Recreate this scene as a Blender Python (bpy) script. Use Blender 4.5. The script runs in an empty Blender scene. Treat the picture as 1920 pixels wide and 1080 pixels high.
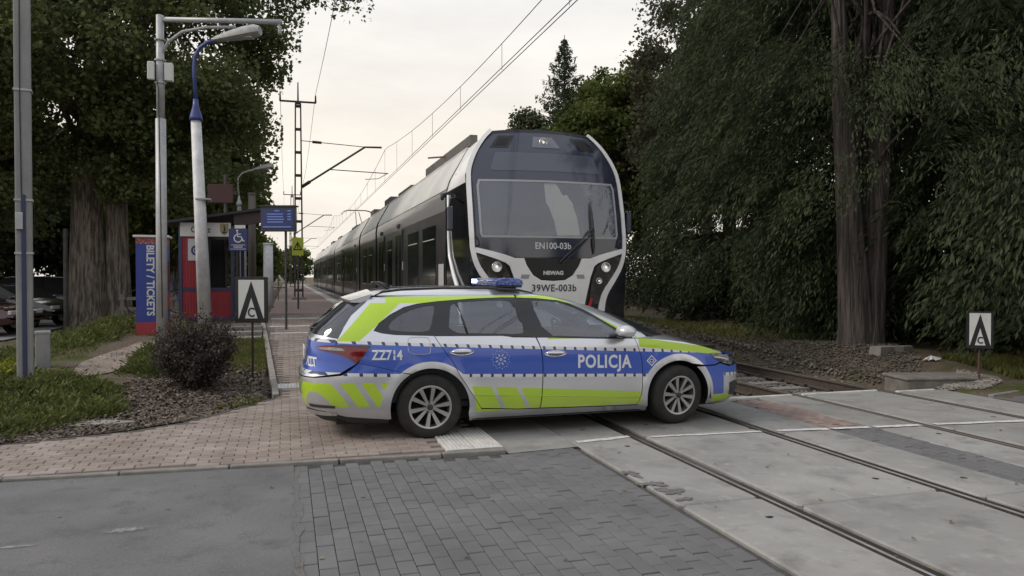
import bpy, bmesh, math, random
import numpy as np
from mathutils import Vector, Matrix
from mathutils.geometry import delaunay_2d_cdt

random.seed(7); RNG = np.random.default_rng(7)
SC = bpy.context.scene
COL = SC.collection
R = math.radians

# ---------------------------------------------------------------- camera
cam_d = bpy.data.cameras.new('camera'); cam = bpy.data.objects.new('camera', cam_d); COL.objects.link(cam)
cam_d.sensor_width = 36.0; cam_d.lens = 1400 / 1920 * 36.0
cam_d.clip_start = 0.05; cam_d.clip_end = 3000
cam.location = (0, 0, 1.68)
cam.rotation_euler = (R(90 - 0.90), 0, R(-16.772))
SC.camera = cam

# ---------------------------------------------------------------- sky
SUN_EL, SUN_AZ = R(40), R(-80)          # azimuth from +Y towards +X
world = bpy.data.worlds.new('World'); SC.world = world; world.use_nodes = True
nt = world.node_tree; nt.nodes.clear()
out = nt.nodes.new('ShaderNodeOutputWorld'); bg = nt.nodes.new('ShaderNodeBackground')
sky = nt.nodes.new('ShaderNodeTexSky'); sky.sky_type = 'NISHITA'; sky.sun_disc = False
sky.sun_elevation = SUN_EL; sky.sun_rotation = SUN_AZ
sky.air_density = 1.0; sky.dust_density = 4.0; sky.ozone_density = 1.0
tc = nt.nodes.new('ShaderNodeTexCoord')
sep = nt.nodes.new('ShaderNodeSeparateXYZ'); nt.links.new(tc.outputs['Generated'], sep.inputs[0])
# high thin overcast: cream near the horizon, greyer overhead, soft cloud structure
ramp = nt.nodes.new('ShaderNodeValToRGB'); nt.links.new(sep.outputs['Z'], ramp.inputs[0])
ramp.color_ramp.elements[0].position = 0.0; ramp.color_ramp.elements[0].color = (0.86, 0.80, 0.72, 1)
ramp.color_ramp.elements[1].position = 0.75; ramp.color_ramp.elements[1].color = (0.70, 0.74, 0.80, 1)
e = ramp.color_ramp.elements.new(0.16); e.color = (0.93, 0.86, 0.76, 1)
e = ramp.color_ramp.elements.new(0.42); e.color = (0.83, 0.83, 0.83, 1)
mp = nt.nodes.new('ShaderNodeMapping'); mp.inputs['Scale'].default_value = (1.2, 1.2, 4.5); nt.links.new(tc.outputs['Generated'], mp.inputs[0])
cn = nt.nodes.new('ShaderNodeTexNoise'); cn.inputs['Scale'].default_value = 2.6; cn.inputs['Detail'].default_value = 7; cn.inputs['Roughness'].default_value = 0.6
nt.links.new(mp.outputs[0], cn.inputs['Vector'])
cr = nt.nodes.new('ShaderNodeMapRange'); cr.inputs[1].default_value = 0.3; cr.inputs[2].default_value = 0.75; cr.inputs[3].default_value = 8.7; cr.inputs[4].default_value = 10.6
nt.links.new(cn.outputs['Fac'], cr.inputs[0])
mul = nt.nodes.new('ShaderNodeVectorMath'); mul.operation = 'SCALE'; nt.links.new(ramp.outputs[0], mul.inputs[0]); nt.links.new(cr.outputs[0], mul.inputs['Scale'])
mixs = nt.nodes.new('ShaderNodeMix'); mixs.data_type = 'RGBA'; mixs.inputs[0].default_value = 0.93
nt.links.new(sky.outputs[0], mixs.inputs[6]); nt.links.new(mul.outputs[0], mixs.inputs[7])
nt.links.new(mixs.outputs[2], bg.inputs['Color']); bg.inputs['Strength'].default_value = 0.1
nt.links.new(bg.outputs[0], out.inputs['Surface'])

# ---------------------------------------------------------------- sun (veiled by cloud)
sd = bpy.data.lights.new('sun', 'SUN'); so = bpy.data.objects.new('sun', sd); COL.objects.link(so)
sd.energy = 1.5; sd.angle = R(16); sd.color = (1.0, 0.92, 0.80)
sv = Vector((math.sin(SUN_AZ) * math.cos(SUN_EL), math.cos(SUN_AZ) * math.cos(SUN_EL), math.sin(SUN_EL)))
so.rotation_euler = (-sv).to_track_quat('-Z', 'Y').to_euler(); so.location = (0, 0, 40)

vs = SC.view_settings; vs.view_transform = 'Standard'; vs.look = 'None'; vs.exposure = 0.26; vs.gamma = 1.0; vs.use_curve_mapping = False
SC.cycles.max_bounces = 9; SC.cycles.diffuse_bounces = 6; SC.cycles.transparent_max_bounces = 16; SC.cycles.caustics_reflective = False; SC.cycles.caustics_refractive = False
SC.cycles.use_denoising = True

# ---------------------------------------------------------------- helpers
MATS = {}
def M(name, col, rough=0.6, metal=0.0, col2=None, vs=4.0, vdet=4, lo=0.35, hi=0.65, bump=0.0, bs=60.0, spec=0.5, coat=0.0,
      stretch=None, island=0.0, trans=0.0, emit=None, estr=0.0, alpha=1.0, rvar=0.0, dist=0.02, world=False):
    if name in MATS: return MATS[name]
    m = bpy.data.materials.new(name); m.use_nodes = True; MATS[name] = m
    t = m.node_tree; b = t.nodes['Principled BSDF']; L = t.links
    b.inputs['Roughness'].default_value = rough; b.inputs['Metallic'].default_value = metal
    b.inputs['Specular IOR Level'].default_value = spec; b.inputs['Coat Weight'].default_value = coat
    b.inputs['Coat Roughness'].default_value = 0.06
    c4 = (*col, 1); b.inputs['Base Color'].default_value = c4
    co = t.nodes.new('ShaderNodeTexCoord'); vec = co.outputs['Object']
    if world: vec = t.nodes.new('ShaderNodeNewGeometry').outputs['Position']
    if stretch:
        mpn = t.nodes.new('ShaderNodeMapping'); mpn.inputs['Scale'].default_value = stretch; L.new(vec, mpn.inputs[0]); vec = mpn.outputs[0]
    last = None
    if col2:
        n = t.nodes.new('ShaderNodeTexNoise'); n.inputs['Scale'].default_value = vs; n.inputs['Detail'].default_value = vdet; n.inputs['Roughness'].default_value = 0.62
        L.new(vec, n.inputs['Vector'])
        r = t.nodes.new('ShaderNodeMapRange'); r.inputs[1].default_value = lo; r.inputs[2].default_value = hi; L.new(n.outputs['Fac'], r.inputs[0])
        mx = t.nodes.new('ShaderNodeMix'); mx.data_type = 'RGBA'; mx.inputs[6].default_value = c4; mx.inputs[7].default_value = (*col2, 1)
        L.new(r.outputs[0], mx.inputs[0]); last = mx.outputs[2]
        if rvar:
            rr = t.nodes.new('ShaderNodeMapRange'); rr.inputs[3].default_value = rough - rvar; rr.inputs[4].default_value = rough + rvar
            L.new(n.outputs['Fac'], rr.inputs[0]); L.new(rr.outputs[0], b.inputs['Roughness'])
    if island:
        g = t.nodes.new('ShaderNodeNewGeometry'); oi = t.nodes.new('ShaderNodeObjectInfo')
        ad = t.nodes.new('ShaderNodeMath'); ad.operation = 'ADD'; L.new(g.outputs['Random Per Island'], ad.inputs[0]); L.new(oi.outputs['Random'], ad.inputs[1])
        fr = t.nodes.new('ShaderNodeMath'); fr.operation = 'FRACT'; L.new(ad.outputs[0], fr.inputs[0])
        r = t.nodes.new('ShaderNodeMapRange'); r.inputs[3].default_value = 1 - island; r.inputs[4].default_value = 1 + island; L.new(fr.outputs[0], r.inputs[0])
        sc = t.nodes.new('ShaderNodeVectorMath'); sc.operation = 'SCALE'
        if last: L.new(last, sc.inputs[0])
        else: sc.inputs[0].default_value = col
        L.new(r.outputs[0], sc.inputs['Scale']); last = sc.outputs[0]
    if last: L.new(last, b.inputs['Base Color'])
    if bump:
        n2 = t.nodes.new('ShaderNodeTexNoise'); n2.inputs['Scale'].default_value = bs; n2.inputs['Detail'].default_value = 5; L.new(vec, n2.inputs['Vector'])
        bp = t.nodes.new('ShaderNodeBump'); bp.inputs['Strength'].default_value = bump; bp.inputs['Distance'].default_value = dist
        L.new(n2.outputs['Fac'], bp.inputs['Height']); L.new(bp.outputs[0], b.inputs['Normal'])
    if emit: b.inputs['Emission Color'].default_value = (*emit, 1); b.inputs['Emission Strength'].default_value = estr
    if trans:
        o = t.nodes['Material Output']; tr = t.nodes.new('ShaderNodeBsdfTranslucent')
        if last: L.new(last, tr.inputs['Color'])
        else: tr.inputs['Color'].default_value = c4
        ms = t.nodes.new('ShaderNodeMixShader'); ms.inputs[0].default_value = trans; L.new(b.outputs[0], ms.inputs[1]); L.new(tr.outputs[0], ms.inputs[2]); L.new(ms.outputs[0], o.inputs[0])
    return m

def glass(name, tint, refl=0.06, film=None, filmf=0.0, rough=0.02):
    """thin pane: tinted see-through, mirror-like reflection by fresnel, optional film of dust and painted-in bluish sky reflection"""
    if name in MATS: return MATS[name]
    m = bpy.data.materials.new(name); m.use_nodes = True; MATS[name] = m
    t = m.node_tree; t.nodes.clear(); L = t.links
    o = t.nodes.new('ShaderNodeOutputMaterial'); tr = t.nodes.new('ShaderNodeBsdfTransparent'); tr.inputs[0].default_value = (*tint, 1)
    gl = t.nodes.new('ShaderNodeBsdfGlossy'); gl.inputs['Roughness'].default_value = rough; gl.inputs['Color'].default_value = (1, 1, 1, 1)
    fr = t.nodes.new('ShaderNodeFresnel'); fr.inputs[0].default_value = 1.6
    ad = t.nodes.new('ShaderNodeMath'); ad.operation = 'ADD'; ad.use_clamp = True; ad.inputs[1].default_value = refl; L.new(fr.outputs[0], ad.inputs[0])
    base = tr.outputs[0]
    if film:
        df = t.nodes.new('ShaderNodeBsdfDiffuse'); df.inputs[0].default_value = (*film, 1)
        m1 = t.nodes.new('ShaderNodeMixShader'); m1.inputs[0].default_value = filmf; L.new(base, m1.inputs[1]); L.new(df.outputs[0], m1.inputs[2]); base = m1.outputs[0]
    ms = t.nodes.new('ShaderNodeMixShader'); L.new(ad.outputs[0], ms.inputs[0]); L.new(base, ms.inputs[1]); L.new(gl.outputs[0], ms.inputs[2]); L.new(ms.outputs[0], o.inputs[0])
    return m

def mesh_obj(name, v, f, mats, parent=None, smooth=False, angle=None, mi=None):
    me = bpy.data.meshes.new(name); me.from_pydata([tuple(p) for p in v], [], [tuple(q) for q in f])
    for m in (mats if isinstance(mats, (list, tuple)) else [mats]): me.materials.append(m)
    if mi is not None: me.polygons.foreach_set('material_index', np.array(mi, dtype=np.int32))
    me.validate(); me.update()
    if smooth or angle is not None: me.polygons.foreach_set('use_smooth', np.ones(len(me.polygons), dtype=bool))
    if angle is not None: me.set_sharp_from_angle(angle=R(angle))
    o = bpy.data.objects.new(name, me); COL.objects.link(o)
    if parent: o.parent = parent
    return o

def np_quads(name, V, mats, parent=None, n=4):
    """V: (N*n,3) array, every n rows one face"""
    V = np.ascontiguousarray(V, dtype=np.float32); nf = len(V) // n
    me = bpy.data.meshes.new(name); me.vertices.add(len(V)); me.vertices.foreach_set('co', V.ravel())
    me.loops.add(len(V)); me.loops.foreach_set('vertex_index', np.arange(len(V), dtype=np.int32))
    me.polygons.add(nf); me.polygons.foreach_set('loop_start', np.arange(0, len(V), n, dtype=np.int32))
    me.polygons.foreach_set('loop_total', np.full(nf, n, dtype=np.int32))
    for m in (mats if isinstance(mats, (list, tuple)) else [mats]): me.materials.append(m)
    me.update(calc_edges=True)
    o = bpy.data.objects.new(name, me); COL.objects.link(o)
    if parent: o.parent = parent
    return o

class MB:
    def __init__(s): s.v = []; s.f = []; s.m = []
    def add(s, v, f, m=0):
        o = len(s.v); s.v += [tuple(p) for p in v]; s.f += [tuple(i + o for i in q) for q in f]; s.m += [m] * len(f); return s
    def box(s, c, d, m=0, rot=None, taper=1.0):
        x, y, z = d[0] / 2, d[1] / 2, d[2] / 2; t = taper
        v = [Vector(p) for p in ((-x, -y, -z), (x, -y, -z), (x, y, -z), (-x, y, -z), (-x * t, -y * t, z), (x * t, -y * t, z), (x * t, y * t, z), (-x * t, y * t, z))]
        if rot is not None:
            if not isinstance(rot, Matrix): rot = Matrix.Rotation(rot, 3, 'Z')
            v = [rot @ p for p in v]
        c = Vector(c)
        return s.add([p + c for p in v], [(0, 3, 2, 1), (4, 5, 6, 7), (0, 1, 5, 4), (1, 2, 6, 5), (2, 3, 7, 6), (3, 0, 4, 7)], m)
    def tube(s, pts, r, n=8, m=0, cap=True):
        pts = [Vector(p) for p in pts]; k = len(pts); rs = r if isinstance(r, (list, tuple)) else [r] * k
        tg = [(pts[min(i + 1, k - 1)] - pts[max(i - 1, 0)]).normalized() for i in range(k)]
        a = Vector((0, 0, 1)) if abs(tg[0].z) < 0.9 else Vector((1, 0, 0)); u = tg[0].cross(a).normalized(); v = []
        for i in range(k):
            u = (u - tg[i] * u.dot(tg[i])).normalized(); w = tg[i].cross(u)
            for j in range(n):
                q = 2 * math.pi * j / n; v.append(pts[i] + (u * math.cos(q) + w * math.sin(q)) * rs[i])
        f = [(i * n + j, i * n + (j + 1) % n, (i + 1) * n + (j + 1) % n, (i + 1) * n + j) for i in range(k - 1) for j in range(n)]
        if cap: f += [tuple(range(n))[::-1], tuple(range((k - 1) * n, k * n))]
        return s.add(v, f, m)
    def cyl(s, p0, p1, r, r1=None, n=12, m=0): return s.tube([p0, p1], [r, r if r1 is None else r1], n, m)
    def prism(s, poly, a, b, axis='y', m=0):
        k = len(poly); pa = {'y': lambda p, t: (p[0], t, p[1]), 'x': lambda p, t: (t, p[0], p[1]), 'z': lambda p, t: (p[0], p[1], t)}[axis]
        v = [pa(p, a) for p in poly] + [pa(p, b) for p in poly]
        return s.add(v, [tuple(range(k)), tuple(range(2 * k - 1, k - 1, -1))] + [((i + 1) % k, i, k + i, k + (i + 1) % k) for i in range(k)], m)
    def lathe(s, prof, n=32, c=(0, 0, 0), axis='y', m=0, close=False):
        v = []; k = len(prof)
        for j in range(n):
            q = 2 * math.pi * j / n
            for r, h in prof:
                p = (r * math.cos(q), h, r * math.sin(q)) if axis == 'y' else (r * math.cos(q), r * math.sin(q), h) if axis == 'z' else (h, r * math.cos(q), r * math.sin(q))
                v.append((p[0] + c[0], p[1] + c[1], p[2] + c[2]))
        f = [(j * k + i, j * k + i + 1, ((j + 1) % n) * k + i + 1, ((j + 1) % n) * k + i) for j in range(n) for i in range(k - 1)]
        return s.add(v, f, m)
    def xf(s, mat, k0=0):
        for i in range(k0, len(s.v)): s.v[i] = tuple(mat @ Vector(s.v[i]))
        return s
    def build(s, name, mats, parent=None, smooth=False, angle=None, bevel=0, seg=2):
        o = mesh_obj(name, s.v, s.f, mats, parent, smooth, angle, s.m)
        if bevel:
            b = o.modifiers.new('bevel', 'BEVEL'); b.width = bevel; b.segments = seg; b.limit_method = 'ANGLE'; b.angle_limit = R(40)
        return o

def tag(o, label=None, cat=None, group=None, kind=None):
    if label: o['label'] = label
    if cat: o['category'] = cat
    if group: o['group'] = group
    if kind: o['kind'] = kind
    return o
def thing(name, label, cat, loc=(0, 0, 0), rz=0, group=None):
    o = bpy.data.objects.new(name, None); COL.objects.link(o); o.location = loc; o.rotation_euler = (0, 0, rz); o.empty_display_size = 0.3
    return tag(o, label, cat, group)
def copy_tree(o, parent=None):
    c = o.copy(); COL.objects.link(c)
    if parent: c.parent = parent
    for ch in list(o.children): copy_tree(ch, c)
    return c

TXT = {}
def text_geo(body, size=1.0, weight=0.0, sx=1.0, align='CENTER', space=1.0):
    cu = bpy.data.curves.new('lettering', 'FONT'); cu.body = body; cu.size = size; cu.align_x = align; cu.align_y = 'CENTER'; cu.offset = weight; cu.resolution_u = 3; cu.space_character = space
    ob = bpy.data.objects.new('lettering', cu); COL.objects.link(ob)
    dg = bpy.context.evaluated_depsgraph_get(); dg.update()
    me = bpy.data.meshes.new_from_object(ob.evaluated_get(dg))
    v = [(p.co.x * sx, p.co.y) for p in me.vertices]; f = [tuple(q.vertices) for q in me.polygons]
    bpy.data.objects.remove(ob); bpy.data.curves.remove(cu); bpy.data.meshes.remove(me)
    return v, f
def text_plate(name, body, size, origin, ux, uz, mat, parent=None, weight=0.0, sx=1.0, align='CENTER', space=1.0):
    """flat lettering in the plane spanned by ux (reading direction) and uz (up)"""
    v, f = text_geo(body, size, weight, sx, align, space); o = Vector(origin); ux = Vector(ux); uz = Vector(uz)
    return mesh_obj(name, [o + ux * a + uz * b for a, b in v], f, mat, parent)

def inpoly(p, poly):
    x, y = p; c = False; j = len(poly) - 1
    for i in range(len(poly)):
        xi, yi = poly[i]; xj, yj = poly[j]
        if (yi > y) != (yj > y) and x < (xj - xi) * (y - yi) / (yj - yi) + xi: c = not c
        j = i
    return c
def resample(poly, h):
    o = []
    for i in range(len(poly)):
        a = poly[i]; b = poly[(i + 1) % len(poly)]; d = math.hypot(b[0] - a[0], b[1] - a[1]); k = max(1, int(math.ceil(d / h)))
        for j in range(k): t = j / k; o.append((a[0] + (b[0] - a[0]) * t, a[1] + (b[1] - a[1]) * t))
    return o
def inset(poly, d):
    n = len(poly); A = sum(poly[i][0] * poly[(i + 1) % n][1] - poly[(i + 1) % n][0] * poly[i][1] for i in range(n)); sg = 1 if A > 0 else -1; o = []
    for i in range(n):
        p0, p, p1 = poly[i - 1], poly[i], poly[(i + 1) % n]
        def nr(a, b):
            l = math.hypot(b[0] - a[0], b[1] - a[1]) or 1; return (-(b[1] - a[1]) / l * sg, (b[0] - a[0]) / l * sg)
        n0, n1 = nr(p0, p), nr(p, p1); mx, my = n0[0] + n1[0], n0[1] + n1[1]; k = 2 / max(0.5, mx * mx + my * my)
        o.append((p[0] + mx * k * d, p[1] + my * k * d))
    return o
def smooth_poly(poly, it=2, closed=True):
    for _ in range(it):
        o = []; n = len(poly)
        for i in range(n if closed else n - 1):
            a, b = poly[i], poly[(i + 1) % n]; o += [(a[0] * .75 + b[0] * .25, a[1] * .75 + b[1] * .25), (a[0] * .25 + b[0] * .75, a[1] * .25 + b[1] * .75)]
        poly = ([poly[0]] + o + [poly[-1]]) if not closed else o
    return poly
def cdt(poly, h, holes=()):
    """triangulate polygon (with holes) with an interior lattice of spacing h -> 2d points, tris"""
    loops = [resample(poly, h)] + [resample(q, h) for q in holes]
    pts = []; ed = []
    for lp in loops:
        o = len(pts); pts += lp; ed += [(o + i, o + (i + 1) % len(lp)) for i in range(len(lp))]
    xs = [p[0] for p in poly]; ys = [p[1] for p in poly]; B = np.array(pts)
    for ix in range(int((max(xs) - min(xs)) / h) + 1):
        for iy in range(int((max(ys) - min(ys)) / h) + 1):
            p = (min(xs) + (ix + .5 + .25 * (iy % 2)) * h, min(ys) + (iy + .5) * h)
            if inpoly(p, poly) and not any(inpoly(p, q) for q in holes) and np.min(np.hypot(B[:, 0] - p[0], B[:, 1] - p[1])) > h * .45: pts.append(p)
    r = delaunay_2d_cdt([Vector(p) for p in pts], ed, [], 0, 1e-6)
    V = [(p.x, p.y) for p in r[0]]; F = []
    for q in r[2]:
        c = (sum(V[i][0] for i in q) / 3, sum(V[i][1] for i in q) / 3)
        if inpoly(c, poly) and not any(inpoly(c, k) for k in holes): F.append(tuple(q))
    return V, F
def sm(a, b, x):
    t = np.clip((x - a) / (b - a), 0, 1); return t * t * (3 - 2 * t)
# ================================================================ ground and paving
def T(X, Y): return np.clip(.06 * (Y - 10.7), 0, .65) * sm(-6, -3.5, X)
def hash_noise(X, Y, s, seed=0):
    """cheap value noise"""
    r = np.random.default_rng(seed); G = r.random((64, 64)); x = X / s; y = Y / s
    i = np.floor(x).astype(int); j = np.floor(y).astype(int); u = x - i; v = y - j; u = u * u * (3 - 2 * u); v = v * v * (3 - 2 * v)
    g = lambda a, b: G[a % 64, b % 64]
    return (g(i, j) * (1 - u) + g(i + 1, j) * u) * (1 - v) + (g(i, j + 1) * (1 - u) + g(i + 1, j + 1) * u) * v - .5
def GZ(X, Y):
    X = np.asarray(X, float); Y = np.asarray(Y, float)
    z = T(X, Y) + .01
    lump = hash_noise(X, Y, .9, 1) * .10 + hash_noise(X, Y, .3, 2) * .03
    soft = sm(8.7, 9.6, Y) * sm(2.0, -.3, X)
    z = z + lump * soft * sm(-.2, -1.0, X)
    z = z - .10 * sm(9.0, 7.5, Y) * sm(9.4, 9.0, X)                 # below the paving
    z = np.where((X > -.35) & (X < 2.6), np.minimum(z, T(X, Y) - .09), z)
    bed = sm(2.45, 2.75, X) * sm(9.5, 9.15, X)
    z = z * (1 - bed) + (-.235 + hash_noise(X, Y, .25, 3) * .02) * bed
    bank = sm(9.2, 10.2, X)
    rb = .02 + .16 * sm(7.9, 9.3, Y) * sm(9.2, 10.6, X) + .22 * np.exp(-(((X - 10.7) / 1.0) ** 2 + ((Y - 11.9) / 1.3) ** 2)) + lump * .8 + .25 * sm(11, 16, X) * sm(8, 12, Y)
    rb = np.where(Y < 8.0, np.minimum(rb, -.06), rb)
    return z * (1 - bank) + rb * bank
gx = np.r_[np.linspace(-400, -40, 8), np.linspace(-36, -9, 24), np.linspace(-8, 14, 89), np.linspace(14.6, 40, 30), np.linspace(50, 500, 8)]
gy = np.r_[np.linspace(-300, -20, 8), np.linspace(-16, 5, 16), np.linspace(5.4, 24, 94), np.linspace(24.6, 60, 50), np.linspace(64, 140, 20), np.linspace(160, 900, 10)]
GXX, GYY = np.meshgrid(gx, gy); GZZ = GZ(GXX, GYY)
nx = len(gx)
gv = np.c_[GXX.ravel(), GYY.ravel(), GZZ.ravel()]
gf = [(j * nx + i, j * nx + i + 1, (j + 1) * nx + i + 1, (j + 1) * nx + i) for j in range(len(gy) - 1) for i in range(nx - 1)]

def ground_material():
    m = bpy.data.materials.new('soil'); m.use_nodes = True; t = m.node_tree; b = t.nodes['Principled BSDF']; L = t.links
    co = t.nodes.new('ShaderNodeTexCoord')
    def noise(s, d=6):
        n = t.nodes.new('ShaderNodeTexNoise'); n.inputs['Scale'].default_value = s; n.inputs['Detail'].default_value = d; n.inputs['Roughness'].default_value = .65; L.new(co.outputs['Object'], n.inputs['Vector']); return n.outputs['Fac']
    def mixc(fac, a, bb):
        x = t.nodes.new('ShaderNodeMix'); x.data_type = 'RGBA'; L.new(fac, x.inputs[0])
        for k, q in ((6, a), (7, bb)):
            if isinstance(q, tuple): x.inputs[k].default_value = (*q, 1)
            else: L.new(q, x.inputs[k])
        return x.outputs[2]
    def rng(f, a, c):
        r = t.nodes.new('ShaderNodeMapRange'); r.inputs[1].default_value = a; r.inputs[2].default_value = c; L.new(f, r.inputs[0]); return r.outputs[0]
    soil = mixc(rng(noise(14), .35, .65), (.115, .088, .066), (.20, .165, .135))
    soil = mixc(rng(noise(70, 3), .4, .75), soil, (.06, .047, .036))
    grass = mixc(rng(noise(40, 3), .3, .7), (.045, .06, .018), (.10, .11, .035))
    c = mixc(rng(noise(.9, 5), .50, .62), soil, grass)
    L.new(c, b.inputs['Base Color']); b.inputs['Roughness'].default_value = .95; b.inputs['Specular IOR Level'].default_value = .15
    bp = t.nodes.new('ShaderNodeBump'); bp.inputs['Strength'].default_value = .9; bp.inputs['Distance'].default_value = .03; L.new(noise(45), bp.inputs['Height']); L.new(bp.outputs[0], b.inputs['Normal'])
    return m
g_o = mesh_obj('ground', gv, gf, ground_material(), smooth=True); tag(g_o, kind='structure')

# ---- asphalt road on the left, and beyond the tracks on the right
def asphalt_material():
    m = bpy.data.materials.new('asphalt'); m.use_nodes = True; t = m.node_tree; b = t.nodes['Principled BSDF']; L = t.links
    co = t.nodes.new('ShaderNodeTexCoord')
    def noise(s, d=5, st=None, rough=.6):
        n = t.nodes.new('ShaderNodeTexNoise'); n.inputs['Scale'].default_value = s; n.inputs['Detail'].default_value = d; n.inputs['Roughness'].default_value = rough
        if st:
            mm = t.nodes.new('ShaderNodeMapping'); mm.inputs['Scale'].default_value = st; L.new(co.outputs['Object'], mm.inputs[0]); L.new(mm.outputs[0], n.inputs['Vector'])
        else: L.new(co.outputs['Object'], n.inputs['Vector'])
        return n.outputs['Fac']
    def mixc(fac, a, bb, lo, hi):
        r = t.nodes.new('ShaderNodeMapRange'); r.inputs[1].default_value = lo; r.inputs[2].default_value = hi; L.new(fac, r.inputs[0])
        x = t.nodes.new('ShaderNodeMix'); x.data_type = 'RGBA'; L.new(r.outputs[0], x.inputs[0])
        for k, q in ((6, a), (7, bb)):
            if isinstance(q, tuple): x.inputs[k].default_value = (*q, 1)
            else: L.new(q, x.inputs[k])
        return x.outputs[2]
    c = mixc(noise(1.3, 6), (.122, .121, .124), (.166, .163, .165), .35, .65)
    c = mixc(noise(3.2, 8, None, .7), c, (.092, .091, .094), .52, .70)
    c = mixc(noise(38, 4, None, .7), c, (.20, .197, .195), .56, .74)
    c = mixc(noise(70, 3), c, (.075, .075, .078), .54, .72)
    c = mixc(noise(210, 2), c, (.34, .33, .33), .62, .80)
    L.new(c, b.inputs['Base Color']); b.inputs['Roughness'].default_value = .8; b.inputs['Specular IOR Level'].default_value = .35
    bp = t.nodes.new('ShaderNodeBump'); bp.inputs['Strength'].default_value = .55; bp.inputs['Distance'].default_value = .008; L.new(noise(160, 3), bp.inputs['Height']); L.new(bp.outputs[0], b.inputs['Normal'])
    return m
ASPH = asphalt_material()
# kerb line between road and pavement
KERB = [(-30, 8.6), (-6, 7.32), (-2.24, 7.0), (-.49, 6.91), (1.38, 6.82), (2.0, 6.80)]
road_poly = KERB[:4] + [(.05, 6.885), (.058, 4.3), (.058, 1.2), (.058, -40), (-30, -40)]
def sheet(name, poly, z, mat, h=None):
    if h:
        v, f = cdt(poly, h); return tag(mesh_obj(name, [(a, b, z) for a, b in v], f, mat), kind='structure')
    return tag(mesh_obj(name, [(a, b, z) for a, b in poly], [tuple(range(len(poly)))], mat), kind='structure')
road = sheet('road', road_poly[::-1], 0.0, ASPH)
sheet('road', [(.1, 1.2), (2.74, 1.2), (2.74, -40), (.1, -40)][::-1], -.002, ASPH)
far_kerb = [(9.34, 7.98), (9.9, 8.12), (11.5, 8.5), (60, 12)]
sheet('road', [(9.34, -40)] + [(60, -40)] + far_kerb[::-1], 0.0, ASPH)
# scuffed pale filler patches in the asphalt
def blob(cx, cy, rx, ry, n=26, seed=0, pw=.35):
    r = random.Random(seed); ph = [r.uniform(0, 6.28) for _ in range(4)]; o = []
    for i in range(n):
        a = 2 * math.pi * i / n; k = 1 + pw * (math.sin(2 * a + ph[0]) * .3 + math.sin(3 * a + ph[1]) * .3 + math.sin(5 * a + ph[2]) * .25 + math.sin(9 * a + ph[3]) * .15); o.append((cx + rx * k * math.cos(a), cy + ry * k * math.sin(a)))
    return o
PALE = M('pale_filler', (.27, .265, .26), .9, col2=(.155, .153, .155), vs=16, lo=.40, hi=.62, bump=.3, bs=90)
def soften(m):     # worn edge: filler thins out to nothing
    t = m.node_tree; b = t.nodes['Principled BSDF']; L = t.links; co = t.nodes.new('ShaderNodeTexCoord'); v = t.nodes.new('ShaderNodeVectorMath'); v.operation = 'MULTIPLY_ADD'; v.inputs[1].default_value = (2, 2, 0); v.inputs[2].default_value = (-1, -1, 0); L.new(co.outputs['Generated'], v.inputs[0])
    ln = t.nodes.new('ShaderNodeVectorMath'); ln.operation = 'LENGTH'; L.new(v.outputs[0], ln.inputs[0]); n = t.nodes.new('ShaderNodeTexNoise'); n.inputs['Scale'].default_value = 30; n.inputs['Detail'].default_value = 6; L.new(co.outputs['Object'], n.inputs['Vector'])
    ad = t.nodes.new('ShaderNodeMath'); ad.operation = 'ADD'; L.new(ln.outputs['Value'], ad.inputs[0]); L.new(n.outputs['Fac'], ad.inputs[1]); r = t.nodes.new('ShaderNodeMapRange'); r.inputs[1].default_value = 1.35; r.inputs[2].default_value = .75; L.new(ad.outputs[0], r.inputs[0]); L.new(r.outputs[0], b.inputs['Alpha'])
soften(PALE)
for k, (cx, cy, rx, ry) in enumerate([(-1.02, 5.44, .22, .06), (-1.62, 5.30, .16, .04)]):
    p = blob(cx, cy, rx, ry, seed=k); o = mesh_obj('repair_patch', [(a, b, .004) for a, b in p], [tuple(range(len(p)))], PALE, road)

# ---- pieces: bevelled block mesh shared by many
def block_mesh(name, lx, ly, t, mat, c=.006):
    b = MB(); x, y = lx / 2, ly / 2
    v = [(-x, -y, -t), (x, -y, -t), (x, y, -t), (-x, y, -t), (-x, -y, -c), (x, -y, -c), (x, y, -c), (-x, y, -c), (-x + c, -y + c, 0), (x - c, -y + c, 0), (x - c, y - c, 0), (-x + c, y - c, 0)]
    f = [(0, 1, 5, 4), (1, 2, 6, 5), (2, 3, 7, 6), (3, 0, 4, 7), (4, 5, 9, 8), (5, 6, 10, 9), (6, 7, 11, 10), (7, 4, 8, 11), (8, 9, 10, 11)]
    me = bpy.data.meshes.new(name); me.from_pydata(v, [], f); me.materials.append(mat); me.update(); return me
def cam_dist(x, y): return math.hypot(x, y)
def in_view(x, y, z=0.0, mg=0.04):
    th = R(16.772); xc = x * math.cos(th) - y * math.sin(th); zc = x * math.sin(th) + y * math.cos(th)
    if zc < .3: return False
    px = xc / zc * 1400 / 960; py = (z - 1.68) / zc * 1400 / 540
    return abs(px) < 1 + mg and -1.04 - mg < py < 1.1
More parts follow.
